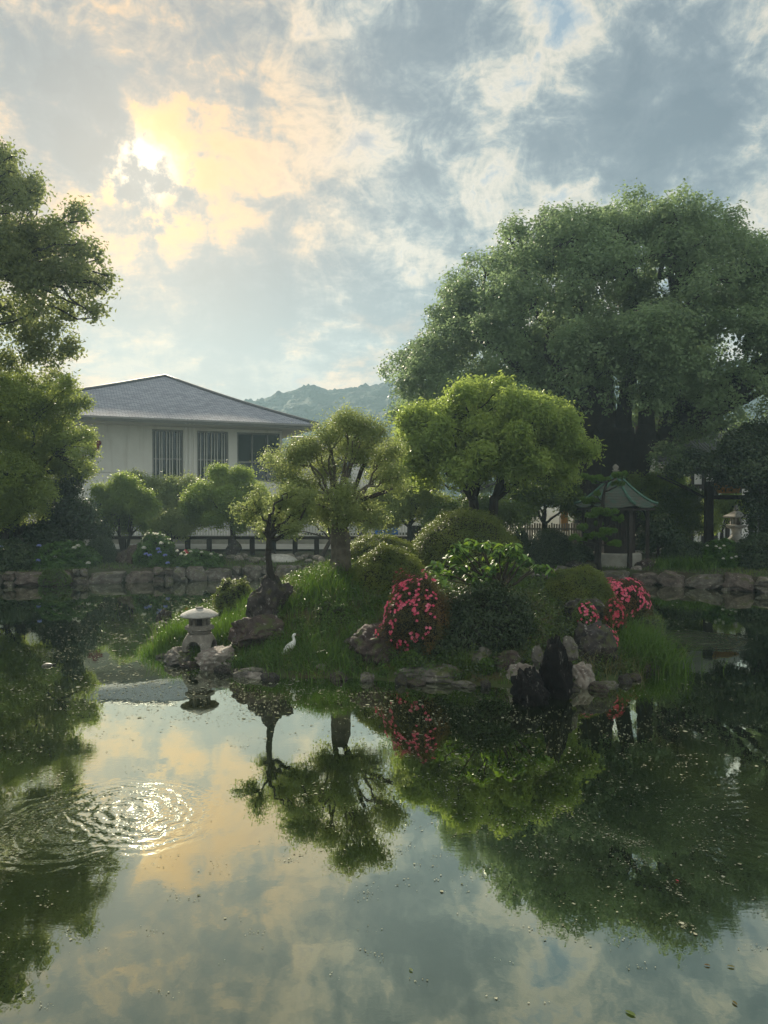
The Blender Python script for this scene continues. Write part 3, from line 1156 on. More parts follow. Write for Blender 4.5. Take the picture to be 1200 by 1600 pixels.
ZE = 7.5
A0, B0 = PZ(-100, 639, ZE), PZ(497, 663.5, ZE)
fr = Frame(A0, B0)
hall = empty('hall', fr.o, 'large white hall with wide grey hipped roof and tall slatted windows', 'building', rz=fr.rz)
LB = (Vector((B0.x, B0.y, 0)) - fr.o).length
apex = fr.loc(P(258, 588, 51.5))
DEP = 21.0
bm = bmesh.new()
uvl = bm.loops.layers.uv.new('UVMap')
cs = [Vector((0, 0, ZE)), Vector((LB, 0, ZE)), Vector((LB, DEP, ZE)), Vector((0, DEP, ZE))]
for i in range(4):
    a, b = cs[i], cs[(i + 1) % 4]
    # slightly sprung slope: two courses of panels
    NR = 14
    xa = (b - a).normalized()
    prev = (a, b)
    nrm_len = 0
    for k in range(1, NR + 1):
        t = k / NR
        h = t - .035 * math.sin(math.pi * t)
        pa, pb = a.lerp(apex, t), b.lerp(apex, t)
        pa.z = ZE + (apex.z - ZE) * h
        pb.z = pa.z
        ln = ((pa + pb) / 2 - (prev[0] + prev[1]) / 2).length
        vs = [bm.verts.new(p) for p in (prev[0], prev[1], pb, pa)]
        if k == NR:
            vs = vs[:3]
        f = bm.faces.new(vs)
        vv = [nrm_len, nrm_len, nrm_len + ln, nrm_len + ln]
        for lp, q in zip(f.loops, range(4)):
            co = lp.vert.co
            lp[uvl].uv = ((co - a).dot(xa), vv[q])
        nrm_len += ln
        prev = (pa, pb)
me = bpy.data.meshes.new('roof')
bm.to_mesh(me)
bm.free()
link('roof', me, M['slate'], hall)
# ridge caps along the hips
caps = []
for c0 in cs:
    pts = []
    for k in range(12):
        t = k / 11
        p = c0.lerp(apex, t)
        p.z = ZE + (apex.z - ZE) * (t - .035 * math.sin(math.pi * t)) + .05
        pts.append(p)
    caps.append(tube(pts, np.full(12, .11), 6))
link('ridge_cap', tube_mesh('ridge_cap', caps), M['roof_tile'], hall)
box('fascia', (LB / 2, .06, ZE - .13), (LB + .1, .16, .22), M['fascia'], hall)
box('gutter', (LB / 2, -.09, ZE - .10), (LB + .2, .14, .10), M['grey_metal'], hall, bevel=.02)
box('fascia', (LB - .02, DEP / 2 + .08, ZE - .13), (.16, DEP - .2, .22), M['fascia'], hall)
box('soffit', (LB / 2, DEP / 2 + .1, ZE - .275), (LB - .14, DEP - .1, .05), M['soffit'], hall)
INS = 1.9
zt = ZE - .30
lw = lambda px, py=700: fr.at(px, py, INS)
xW = [lw(p).x for p in (238, 286.5, 308, 357, 370.5, 441)]
z_head = lw(262, 671).z
z_sill = lw(262, 752).z
z_joint = lw(180, 738.5).z
x_right = LB - 1.9
g0 = .5


def wall_boxes(spans, y0=INS, th=.4):
    bm = bmesh.new()
    for (xa, xb, za, zb) in spans:
        box_bm(bm, ((xa + xb) / 2, y0 + th / 2, (za + zb) / 2), (xb - xa, th, zb - za))
    return bm


finish('wall', wall_boxes([(1.9, xW[0], z_joint + .015, zt), (xW[0], xW[1], z_head, zt), (xW[1], xW[2], z_joint + .015, zt),
                           (xW[2], xW[3], z_head, zt), (xW[3], xW[4], z_joint + .015, zt), (xW[4], xW[5], z_head, zt),
                           (xW[5], x_right, z_joint + .015, zt)]), M['plaster'], hall)
finish('lower_wall', wall_boxes([(1.9, x_right, g0 - .2, z_sill), (1.9, xW[0], z_sill, z_joint - .015), (xW[1], xW[2], z_sill, z_joint - .015),
                                 (xW[3], xW[4], z_sill, z_joint - .015), (xW[5], x_right, z_sill, z_joint - .015)]), M['plaster_low'], hall)
box('wall', (x_right - .2, DEP / 2 + INS, (g0 + zt) / 2), (.38, DEP - 3.8 - .84, zt - g0), M['plaster'], hall)
box('back_wall', (LB / 2, DEP - 1.9, (g0 + zt) / 2), (LB - 4.6, .4, zt - g0), M['plaster'], hall)
# shallow square pilasters between the windows
for px in (290.5, 296.5, 303.5):
    x = lw(px).x
    box('pilaster', (x, INS - .05, (z_head + z_sill) / 2 + .3), (.10, .10, z_head - z_sill + 1.2), M['plaster_low'], hall)


def window(xa, xb, za, zb, nm, transom, side=.10, glass=M['glass'], blinds=True):
    wroot = box('window', ((xa + xb) / 2, INS + .30, (za + zb) / 2), (xb - xa - .01, .04, zb - za - .01), glass, hall)
    fb = bmesh.new()
    for (c, s) in (((xa + .05, INS + .2, (za + zb) / 2), (.09, .14, zb - za - .02)), ((xb - .05, INS + .2, (za + zb) / 2), (.09, .14, zb - za - .02)),
                   (((xa + xb) / 2, INS + .2, zb - .06), (xb - xa - .2, .13, .10)), (((xa + xb) / 2, INS + .2, za + .06), (xb - xa - .2, .13, .10)),
                   (((xa + xb) / 2, INS + .19, transom), (xb - xa - .2, .11, .09))):
        box_bm(fb, c, s)
    finish('frame', fb, M['grey_metal'], wroot)
    mshape = None
    for k in range(nm):
        x = xa + (xb - xa) * (k + 1) / (nm + 1) + .04 * math.sin(k * 2.3)
        if mshape is None:
            o = box('mullion', (0, 0, 0), (.055 if nm > 3 else .07, .10, zb - za - .24), M['white_metal'] if nm > 3 else M['grey_metal'], wroot)
            mshape = o.data
        else:
            o = link('mullion', mshape, None, wroot)
        o.location = (x, INS + .12, (za + zb) / 2)
    return wroot


z_tr = lw(262, 717).z
window(xW[0], xW[1], z_sill, z_head, 8, z_tr)
window(xW[2], xW[3], z_sill, z_head, 8, z_tr)
window(xW[4], xW[5], z_sill, z_head, 2, lw(400, 722).z)
# plum-blossom emblem of five round petals
c = fr.at(145.5, 694, INS - .05)
for k in range(5):
    a = math.radians(18 + 72 * k)
    o = lathe('emblem_petal', [(.01, 0), (.17, 0), (.19, .03), (.17, .06), (.01, .06)], M['red'], hall, 24, (0, 0, 0))
    o.rotation_euler = (math.pi / 2, 0, 0)
    o.location = (c.x + .27 * math.cos(a), c.y, c.z + .27 * math.sin(a))
o = lathe('emblem_center', [(.01, 0), (.09, 0), (.10, .03), (.09, .06), (.01, .06)], M['red'], hall, 24, (0, 0, 0))
o.rotation_euler = (math.pi / 2, 0, 0)
o.location = c


# ------------------------------------------------------------------ other buildings
def simple_house(label, pxa, pya, pxb, pyb, ze, depth, roof_h, wall, roof, overhang=.5, cat='building', name='house', ribs=0, ridge_ends=True, windows=(), inset=.5, ribmat=None):
    a, b = PZ(pxa, pya, ze), PZ(pxb, pyb, ze)
    f = Frame(a, b)
    ln = (Vector((b.x, b.y, 0)) - f.o).length
    root = empty(name, f.o, label, cat, rz=f.rz)
    box('wall', (ln / 2, overhang + depth / 2, (ze - .12 + .4) / 2), (ln - 2 * overhang, depth, ze - .12 - .4), wall, root)
    zr = ze + roof_h
    yd = overhang + depth / 2
    bm = bmesh.new()
    n = 7
    V = []
    for s in (0, 1):
        for i in range(n):
            t = i / (n - 1)
            z = ze + roof_h * (t ** 1.25)
            y = t * yd if s == 0 else (2 * yd - t * yd)
            V.append([(0, y, z), (ln, y, z)])
    for s in (0, 1):
        for i in range(n - 1):
            q0, q1 = V[s * n + i], V[s * n + i + 1]
            for dz in (0, -.12):
                bm.faces.new([bm.verts.new(Vector(p) + Vector((0, 0, dz))) for p in (q0[0], q0[1], q1[1], q1[0])])
        # eave edge
        q = V[s * n]
        bm.faces.new([bm.verts.new(p) for p in (q[0], q[1], (q[1][0], q[1][1], q[1][2] - .12), (q[0][0], q[0][1], q[0][2] - .12))])
    finish('roof', bm, roof, root)
    for x in (.5, ln - .5):
        bmg = bmesh.new()
        vs = [bmg.verts.new(p) for p in ((x, .5, ze - .1), (x, 2 * yd - .5, ze - .1), (x, yd, zr - .2))]
        bmg.faces.new(vs)
        vs2 = [bmg.verts.new((v.co.x + .08, v.co.y, v.co.z)) for v in vs]
        bmg.faces.new(vs2)
        finish('gable', bmg, wall, root)
    if ribs:
        me0 = None
        for k in range(ribs):
            x = ln * (k + .5) / ribs
            pts = [Vector((0, y0_ * yd - .02, ze + roof_h * (y0_ ** 1.25) + .05)) for y0_ in np.linspace(0, 1, 7)]
            if me0 is None:
                me0 = tube_mesh('tile_rib', [tube(pts, np.full(7, .075), 6)])
            link('tile_rib', me0, ribmat or roof, root, (x, 0, 0))
    rd = bmesh.new()
    box_bm(rd, (ln / 2, yd, zr + .16), (ln, .32, .34))
    finish('ridge', rd, roof, root)
    link('ridge_cap', tube_mesh('ridge_cap', [tube([(0, yd, zr + .36), (ln / 2, yd, zr + .33), (ln, yd, zr + .36)], [.13] * 3, 8)]), ribmat or roof, root)
    for (x, z, w_, h_, mat) in windows:
        wn = box('window', (x, overhang - .01, z), (w_, .06, h_), mat, root)
        box('frame', (x, overhang - .03, z + h_ / 2 + .03), (w_ + .1, .10, .07), M['wood_dark'], wn)
    return root, f, ln, yd, zr


# temple hall at the right edge, only its ridge end and tiled slope show through the branches
tr, tf, tln, tyd, tzr = simple_house('temple roof of dark ribbed tiles with ornamented ridge end at right edge', 1118, 712, 1290, 722, 5.6, 7, 2.6,
                                     M['plaster'], M['roof_tile'], ribs=22, name='temple_hall', ribmat=M['roof_grey'])
o = rock_mesh('ridge_ornament', 77, 3, 5, .2, .06)
o = link('ridge_ornament', o, M['roof_tile'], tr, (-.05, tyd, tzr + .45))
o.scale = (.32, .42, .42)
link('ridge_finial', tube_mesh('ridge_finial', [tube([(0, tyd, tzr + .7), (-.10, tyd, tzr + 1.0), (-.02, tyd, tzr + 1.25), (.12, tyd, tzr + 1.42)], [.16, .14, .10, .02], 8),
                                                 tube([(-.06, tyd, tzr + .9), (-.3, tyd, tzr + 1.0), (-.34, tyd, tzr + 1.16)], [.09, .07, .02], 6)]), M['roof_tile'], tr)
# long white and timber wing behind the hedge, right of the great trunk
wr, wf, wln, wyd, wzr = simple_house('long temple wing with white plaster bays, dark timber posts and glinting roof', 1035, 722, 1200, 724, 4.75, 5, 1.9,
                                     M['plaster_low'], M['roof_grey'], ribs=30, name='temple_wing', ribmat=M['roof_grey'])
for k in range(8):
    box('post', (.6 + k * (wln - 1.2) / 7, .47, 2.4), (.2, .12, 3.9), M['wood_dark'], wr)
box('beam', (wln / 2, .445, 3.55), (wln - 1.0, .14, .22), M['wood_dark'], wr)
box('beam', (wln / 2, .445, 4.35), (wln - 1.0, .14, .30), M['wood_dark'], wr)
# low house behind the broad tree, with an orange banner and a white railing
hr, hf, hln, hyd, hzr = simple_house('low grey-roofed house glimpsed under the broad bright tree', 735, 777, 915, 777, 3.05, 6, 1.5, M['plaster'], M['roof_grey'],
                                     name='low_house', ribs=0, windows=[(3.3, 1.7, 1.2, 1.3, M['glass']), (5.6, 1.7, 1.0, 1.3, M['glass'])])
# white two storey building between hall and broad tree
vr, vf, vln, vyd, vzr = simple_house('pale two storey building with a balcony railing behind the centre tree', 455, 702, 690, 704, 6.2, 7, .7, M['plaster_low'], M['roof_grey'],
                                     name='white_building', windows=[(3.4, 4.9, 1.3, 1.2, M['glass']), (5.6, 4.9, 1.3, 1.2, M['glass']), (8, 4.9, 1.3, 1.2, M['glass']),
                                                                    (3.4, 2.0, 1.6, 1.5, M['glass']), (6.6, 2.0, 1.6, 1.5, M['glass'])])
box('balcony_slab', (vln / 2, .02, 3.55), (vln - 1.1, .9, .25), M['plaster_low'], vr)
box('balcony_rail', (vln / 2, -.38, 4.55), (vln - 1.1, .06, .07), M['white_metal'], vr)
bal = None
for k in range(46):
    if bal is None:
        ob = box('baluster', (0, 0, 0), (.045, .045, .88), M['white_metal'], vr)
        bal = ob.data
    else:
        ob = link('baluster', bal, None, vr)
    ob.location = (.7 + k * (vln - 1.4) / 45, -.38, 4.10)
# upright orange banner
p = P(882, 806, 36)
bn = empty('banner', (p.x, p.y, .55), 'narrow orange banner hanging on a pole under the broad tree', 'banner')
box('cloth', (0, 0, p.z - .55), (.34, .03, 1.5), M['orange'], bn)
link('pole', tube_mesh('pole', [tube([(-.22, 0, 0), (-.22, 0, p.z + .35)], [.025, .025], 6)]), M['grey_metal'], bn)

# ------------------------------------------------------------------ fences
def low_fence():
    a, b = P(120, 843, 31.6), P(668, 845, 31.6)
    root = empty('post_and_rail_fence', (a.x, 31.6, .55), 'low dark wooden post and rail fence in front of the hall', 'fence')
    ln = b.x - a.x
    box('rail', (ln / 2, 0, .72), (ln, .14, .13), M['wood_dark'], root, bevel=.015)
    me0 = None
    n = 17
    for k in range(n):
        if me0 is None:
            o = box('post', (0, 0, 0), (.20, .18, .78), M['wood_dark'], root, bevel=.02)
            me0 = o.data
        else:
            o = link('post', me0, None, root)
        o.location = (.15 + k * (ln - .3) / (n - 1), .002, .27)


low_fence()


def picket(label, pxa, pxb, Y, z0, z1, n, w_, mat, name='picket_fence', pn='picket', rails=(.18, .85), post_every=0, jit=0.0, kerb=0):
    a, b = P(pxa, 800, Y), P(pxb, 800, Y)
    root = empty(name, (a.x, Y, z0), label, 'fence')
    ln = b.x - a.x
    h = z1 - z0
    me0 = None
    gg = random.Random(3)
    for k in range(n):
        if me0 is None:
            o = box(pn, (0, 0, 0), (w_, .03, h), mat, root)
            me0 = o.data
        else:
            o = link(pn, me0, None, root)
        o.location = (k * ln / (n - 1), 0, h / 2 + gg.uniform(-jit, jit))
        o.rotation_euler = (0, gg.uniform(-jit, jit) * .3, 0)
    for rr in rails:
        box('rail', (ln / 2, .045, h * rr), (ln + .1, .05, .07), mat, root)
    if kerb:
        box('kerb', (ln / 2, .05, -kerb / 2 - .002), (ln + .3, .24, kerb), M['concrete'], root)
    return root


picket('tall pale railing of thin upright bars on a kerb before the hall', 128, 655, 37.2, .98, 2.28, 118, .055, M['white_metal'], 'railing', 'baluster', (.06, .93), kerb=.4)
picket('weathered bamboo picket fence behind the dark round bushes', 786, 912, 30.0, .9, 1.92, 34, .065, M['wood_bamboo'], 'bamboo_fence', 'picket', (.3, .8), jit=.05, kerb=.35)
# blue sheet hung over the railing
a, b = P(586, 822, 36.6), P(622, 836, 36.6)
n = 22
V, Fq = [], []
for i in range(n + 1):
    for j in range(5):
        V.append((a.x + (b.x - a.x) * i / n, 36.6 + .05 * math.sin(i * 1.4 + j * .4), a.z + (b.z - a.z) * j / 4 + .03 * math.sin(i * .7)))
for i in range(n):
    for j in range(4):
        Fq.append((i * 5 + j, (i + 1) * 5 + j, (i + 1) * 5 + j + 1, i * 5 + j + 1))
me = np_mesh('blue_sheet', V, Fq, smooth=True)
o = link('blue_sheet', me, M['blue'])
md = o.modifiers.new('thick', 'SOLIDIFY')
md.thickness = .01
tag(o, 'bright blue sheet hung low behind the wooden fence', 'tarpaulin')
# small roofed notice post
p = P(654, 845, 29.5)
nb = empty('notice_post', (p.x, p.y, .5), 'small wooden post with a pale pitched roof behind the round azalea', 'sign')
box('post', (0, 0, .62), (.12, .12, 1.25), M['wood_brown'], nb)
box('board', (0, -.09, 1.15), (.55, .05, .45), M['wood_brown'], nb)
for s in (-1, 1):
    o = box('roof_slope', (0, 0, 0), (.52, .5, .05), M['roof_grey'], nb)
    o.location = (s * .22, -.02, 1.52)
    o.rotation_euler = (0, s * .45, 0)

# ------------------------------------------------------------------ hexagonal pavilion
pc = P(965, 880, 26.9)
pav = empty('hexagonal_pavilion', (pc.x, 27.2, ground_z(pc.x, 27.2)), 'small hexagonal shrine with green copper roof and dark lattice walls', 'pavilion', rz=R(9))
gz0 = pav.location.z
hexr = math.radians(30)
lathe('stone_base', [(.93, -.2), (.93, .42), (.88, .47), (.80, .47)], M['concrete'], pav, 6, smooth=False, rot=hexr)
H_E = 2.63 - gz0
body = lathe('lattice_wall', [(.70, .47), (.70, 1.35), (.70, H_E - .1)], M['wood_dark'], pav, 6, smooth=False, rot=hexr)
slat = None
for k in range(6):
    a0, a1 = k * math.pi / 3 + hexr, (k + 1) * math.pi / 3 + hexr
    for j in range(1, 7):
        t = j / 7
        x = .72 * (math.cos(a0) * (1 - t) + math.cos(a1) * t)
        y = .72 * (math.sin(a0) * (1 - t) + math.sin(a1) * t)
        if slat is None:
            o = box('slat', (0, 0, 0), (.035, .035, .9), M['wood_brown'], body)
            slat = o.data
        else:
            o = link('slat', slat, None, body)
        o.location = (x, y, 1.5)
    x, y = 1.12 * math.cos(a0), 1.12 * math.sin(a0)
    o = box('post', (x, y, H_E / 2 - .05), (.13, .13, H_E - .05), M['wood_dark'], pav, rz=a0)
    nx_, ny_ = 1.12 * math.cos(a1), 1.12 * math.sin(a1)
    link('bracket', tube_mesh('bracket', [tube(bez((x * .99, y * .99, H_E - .62), (x * .97 + .03 * (nx_ - x), y * .97 + .03 * (ny_ - y), H_E - .18),
                                                   (x + (nx_ - x) * .36, y + (ny_ - y) * .36, H_E - .08), 6), [.035] * 6, 5)]), M['wood_dark'], pav)
# copper roof: courses of sheets with upturned corners
RT = 3.80 - gz0
apx = Vector((0, 0, RT))
courses = 12
for k in range(6):
    a0, a1 = k * math.pi / 3 + hexr, (k + 1) * math.pi / 3 + hexr
    bm = bmesh.new()
    for c_ in range(courses):
        def prof(t):
            return 1.44 * (1 - t) + .09 * t, H_E + (RT - H_E) * (t ** 1.28)
        r0, z0 = prof(c_ / courses)
        r1, z1 = prof((c_ + 1) / courses)
        seg = 6
        rows = []
        for (r_, z_, lift) in ((r0, z0 + .022, 1 - c_ / courses), (r1, z1, 1 - (c_ + 1) / courses)):
            row = []
            for s in range(seg + 1):
                t = s / seg
                bulge = .10 * lift ** 3 * (2 * abs(t - .5)) ** 2
                x = r_ * (math.cos(a0) * (1 - t) + math.cos(a1) * t)
                y = r_ * (math.sin(a0) * (1 - t) + math.sin(a1) * t)
                row.append(bm.verts.new((x, y, z_ + bulge)))
            rows.append(row)
        low_ = [bm.verts.new((v.co.x, v.co.y, v.co.z - .03)) for v in rows[0]]
        for s in range(seg):
            bm.faces.new((rows[0][s], rows[0][s + 1], rows[1][s + 1], rows[1][s]))
            bm.faces.new((low_[s], low_[s + 1], rows[0][s + 1], rows[0][s]))
    finish('roof_panel', bm, M['copper'], pav)
    pts = []
    for t in np.linspace(0, 1, 9):
        r_ = 1.48 * (1 - t) + .09 * t
        pts.append((r_ * math.cos(a0), r_ * math.sin(a0), H_E + (RT - H_E) * (t ** 1.28) + .10 * (1 - t) ** 3 + .045))
    link('roof_rib', tube_mesh('roof_rib', [tube(pts, [.05] * 9, 6)]), M['copper_rib'], pav)
lathe('roof_underside', [(1.38, H_E - .02), (1.38, H_E - .10), (.2, H_E - .06)], M['wood_dark'], pav, 6, smooth=False, rot=hexr)
lathe('finial', [(.13, RT - .05), (.17, RT + .02), (.10, RT + .06), (.07, RT + .14), (.13, RT + .17), (.13, RT + .20), (.06, RT + .22), (.11, RT + .28), (.10, RT + .34), (.02, RT + .42)],
      M['granite'], pav, 16)

# ------------------------------------------------------------------ wooden gate, stone tower lantern, bench, low wall at the right
p = P(1107, 848, 30.2)
gt = empty('wooden_gate', (p.x, 30.2, .55), 'dark timber gate post and beam under an orange painted gable board', 'gate')
H = P(1107, 752, 30.2).z - .55
box('post', (0, 0, H / 2), (.30, .28, H), M['wood_dark'], gt, bevel=.02)
box('post', (2.45, 0, H / 2), (.24, .24, H), M['wood_dark'], gt, bevel=.02)
box('beam', (1.2, .003, P(1120, 777, 30.2).z - .55), (2.2, .22, .18), M['wood_dark'], gt, bevel=.02)
bm = bmesh.new()
zb = P(1120, 771, 30.2).z - .55
vs = [bm.verts.new(v) for v in ((.16, -.04, zb + .42), (.36, -.04, zb), (1.18, -.04, zb), (1.30, -.04, zb + .30), (.9, -.04, zb + .42))]
f = bm.faces.new(vs)
ext = bmesh.ops.extrude_face_region(bm, geom=[f])
for v in ext['geom']:
    if isinstance(v, bmesh.types.BMVert):
        v.co.y += .08
finish('gable_board', bm, M['orange'], gt)
box('board_edge', (.77, -.07, zb + .035), (.86, .05, .07), M['orange'], gt)
for (dx, dz) in ((-2.05, .15), (-1.7, .02), (-1.4, -.5)):
    link('brace', tube_mesh('brace', [tube([(0, 0, H - .75), (dx, .2, H - .75 + .95 + dz * .3)], [.04, .03], 6)]), M['bark_dark'], gt)

p = P(1150, 845, 32)
sl = empty('stone_tower_lantern', (p.x, 32, .62), 'tall pale stone lantern with flared base standing beyond the gate', 'lantern')
S = 32 / F
lathe('base', [(.62, -.1), (.62, .18), (.55, .20), (.55, .36), (.50, .40)], M['granite_pale'], sl, 6, smooth=False)
lathe('stem', [(.46, .40), (.40, .55), (.22, .70), (.17, .85), (.20, 1.0), (.40, 1.08)], M['granite_pale'], sl, 12)
lathe('platform', [(.44, 1.08), (.46, 1.12), (.46, 1.18), (.3, 1.20)], M['granite_pale'], sl, 6, smooth=False)
for k in range(6):
    a = k * math.pi / 3
    box('pillar', (.22 * math.cos(a), .22 * math.sin(a), 1.36), (.07, .07, .32), M['granite_pale'], sl, rz=a)
lathe('fire_box', [(.13, 1.20), (.13, 1.52)], M['granite'], sl, 6, smooth=False)
lathe('roof', [(.56, 1.50), (.60, 1.56), (.36, 1.66), (.14, 1.78), (.05, 1.80)], M['granite_pale'], sl, 6, smooth=False)
lathe('finial', [(.06, 1.80), (.11, 1.86), (.06, 1.90), (.09, 1.97), (.02, 2.06)], M['granite_pale'], sl, 12)

a, b = P(1060, 840, 31.4), P(1142, 840, 31.4)
lwall = empty('low_block_wall', (a.x, 31.4, .5), 'low brown block wall behind the gate post', 'wall')
me0 = None
for k in range(5):
    for r_ in range(2):
        if me0 is None:
            o = box('block', (0, 0, 0), (.44, .2, .26), M['concrete'], lwall, bevel=.02)
            me0 = o.data
        else:
            o = link('block', me0, None, lwall)
        o.location = (.22 + k * .455, 0, .14 + r_ * .27)
p = P(1150, 852, 30.6)
bb = empty('stone_bench', (p.x, 30.6, .60), 'pale stone bench slab on blue-grey legs beside the tower lantern', 'bench')
box('seat', (0, 0, .42), (1.7, .5, .09), M['granite_pale'], bb, bevel=.02)
for s in (-.55, .55):
    box('leg', (s, 0, .19), (.18, .4, .38), M['granite'], bb, bevel=.02)
for (px, lab) in ((1029, 'pale stake standing by the dark trunk right of the shrine'), (1183, 'thin grey pole near the right edge before the bench')):
    p = P(px, 870, 27.6)
    o = link('stake', tube_mesh('stake', [tube([(0, 0, -.1), (.01, 0, .7 if px < 1100 else 2.4)], [.045, .04], 7)]), M['granite'] if px < 1100 else M['grey_metal'], None, (p.x, 27.6, .5), True)
    tag(o, lab, 'post')

# ------------------------------------------------------------------ rocks
rock('tall dark weathered boulder under the small leaning island tree', 381, 893, 458, 980, 14.3, M['rock_dark'], 33, depth=.45, fine=.10, rough=.30, chops=14)
rock('reddish brown boulder with pale lichen in front of the tall dark boulder', 356, 962, 446, 1014, 13.5, M['rock_red'], 2, depth=.5)
rock('rounded grey stone under the left foot of the stone lantern', 256, 1012, 306, 1034, 13.35, M['rock'], 3, sink=.4, depth=.4)
rock('pale angular stone with dark hollow at the right of the lantern', 303, 1013, 370, 1045, 12.9, M['rock_pale'], 4, sink=.3, depth=.38)
rock('pointed pale rock in the water with a turtle on it', 356, 1045, 430, 1069, 12.35, M['rock_pale'], 5, sink=.4, depth=.32)
rock('small dark rock at the left tip of the island', 243, 952, 267, 980, 16.4, M['rock_dark'], 6, depth=.2)
rock('small pale rock beside the dark one at the island tip', 240, 970, 264, 986, 15.9, M['rock'], 7, depth=.2)
rock('tiny pale rock alone in the water at left with a turtle', 64, 1041, 90, 1053, 13.1, M['rock_pale'], 8, sink=.6, depth=.16)
rock('brown rugged boulder left of the pink azalea', 536, 977, 630, 1052, 12.8, M['rock_red'], 9, depth=.5, fine=.08)
rock('long flat grey rock at the waterline below the pink azalea', 615, 1041, 735, 1068, 12.1, M['rock'], 10, depth=.4, sink=.5)
rock('grey lichened rock under the long dark leaves', 720, 1010, 775, 1052, 12.5, M['rock'], 11, depth=.35)
rock('low reddish dark rock right of the lichened rock', 772, 1018, 822, 1062, 12.2, M['rock_red'], 12, depth=.4)
rock('tall black upright rock standing in the water', 842, 990, 897, 1108, 11.0, M['rock_black'], 13, depth=.24, fine=.12, rough=.14, sink=.1)
rock('short black upright rock in front of the tall black one', 799, 1047, 860, 1120, 10.65, M['rock_black'], 14, depth=.24, fine=.12, rough=.14, sink=.1)
rock('smooth pale slanted rock left of the black rocks', 785, 1036, 852, 1084, 11.75, M['rock_pale'], 15, depth=.35, sink=.3)
rock('pale broken rock right of the black rocks', 890, 1038, 934, 1078, 11.7, M['rock_pale'], 16, depth=.3, sink=.3)
rock('thin pale upright rock behind the black rocks', 830, 1008, 850, 1045, 11.9, M['rock'], 17, depth=.12)
rock('pale jagged rock top beside the tall black rock', 880, 994, 904, 1030, 11.7, M['rock'], 18, depth=.16)
rock('dark bank boulder under the small pink azaleas', 893, 974, 965, 1045, 12.7, M['rock_dark'], 19, depth=.45)
rock('flat-topped dark boulder below the low round azalea', 878, 934, 952, 985, 14.3, M['rock_dark'], 20, depth=.45)
rock('low grey rock on the far slope right of the large-leaved plant', 812, 884, 862, 908, 18.0, M['rock'], 21, depth=.4)
rock('dark red-brown boulder on the left bank beside the hydrangea', 178, 850, 234, 893, 27.6, M['rock_red'], 22, depth=.5)
rock('large smooth pale dome of granite behind the wall', 401, 866, 468, 897, 28.6, M['granite_pale'], 23, depth=.6, chops=0, rough=.02, fine=.0, cat='stone')
rock('dark rounded rock at the foot of a garden tree by the fence', 352, 842, 378, 872, 30.6, M['rock_dark'], 24)
rock('low dark rock before the wooden fence left of centre', 299, 858, 326, 874, 29.6, M['rock_dark'], 25)
rock('grey boulder at the right of the shrine base', 992, 872, 1030, 897, 26.4, M['rock_red'], 26, depth=.3)
rock('pale flat stone on the wall edge by the shrine', 986, 884, 1004, 896, 25.9, M['rock_pale'], 27, depth=.2)
rock('dark boulder left of the shrine base', 884, 874, 936, 900, 26.6, M['rock_dark'], 28, depth=.4)
rock('flat mossy stone at the waterline beside the egret', 466, 1047, 548, 1061, 12.45, M['rock_red'], 29, depth=.3, sink=.9)
rock('small pale pebble stone right of the egret', 492, 1037, 510, 1048, 12.5, M['rock_pale'], 30, depth=.12)
rock('small pale stone at the waterline left of the brown boulder', 518, 1048, 542, 1058, 12.35, M['rock_pale'], 31, depth=.12, sink=.6)
for i in range(26):
    gq = np.random.default_rng(400 + i)
    px = 366 + i * 5.6 + gq.uniform(-4, 4)
    Yq = 28.9 + gq.uniform(-.9, 1.3)
    p = P(px, 860, Yq)
    o = link('rock', rock_mesh('rock', 500 + i, 2, 6), M['rock_pale'] if i % 2 else M['rock'], None, (p.x, Yq, ground_z(p.x, Yq) + .06))
    o.scale = (gq.uniform(.12, .32), gq.uniform(.12, .22), gq.uniform(.08, .18))
    o.rotation_euler = (0, 0, gq.uniform(0, 3))
    tag(o, 'small pale stone in the loose border behind the pond wall', 'rock', 'small stones bordering the bed behind the wall')

# ------------------------------------------------------------------ stone snow-viewing lantern
lp = P(312, 1018, 13.55)
LZ = P(312, 1015, 13.55).z
sc = 13.55 / F
lan = empty('stone_lantern', (lp.x, 13.55, LZ), 'squat grey stone lantern with round cap standing on rocks at the island tip', 'lantern', rz=R(12))
# arched foot: wall grid with arches cut out
NA, NZ = 144, 22
hb = 26 * sc
ang = np.linspace(0, 2 * math.pi, NA, endpoint=False)
bm = bmesh.new()
grid = []
for i in range(NZ + 1):
    t = i / NZ
    r_ = (27 - 9 * t ** 1.0 + 3.0 * math.sin(math.pi * t)) * sc if t < 1 else 18.5 * sc
    grid.append([bm.verts.new((r_ * math.cos(a), r_ * math.sin(a), t * hb)) for a in ang])
for i in range(NZ):
    for j in range(NA):
        a = ang[j] + math.pi / NA
        # four arches
        da = (a - math.radians(-112)) % (math.pi / 2)
        da = min(da, math.pi / 2 - da)
        t = (i + .5) / NZ
        ww = math.radians(29) * math.sqrt(max(0, 1 - (t / .66) ** 2))
        if da < ww:
            continue
        k = (j + 1) % NA
        bm.faces.new((grid[i][j], grid[i][k], grid[i + 1][k], grid[i + 1][j]))
bmesh.ops.delete(bm, geom=[v for v in bm.verts if not v.link_faces], context='VERTS')
ob = finish('arched_foot', bm, M['granite'], lan, smooth=True)
md = ob.modifiers.new('thick', 'SOLIDIFY')
md.thickness = 5 * sc
md.offset = -1
lathe('collar', [(17 * sc, hb - .002), (18.5 * sc, hb + 3 * sc), (17 * sc, hb + 5 * sc)], M['granite'], lan, 6, smooth=False)
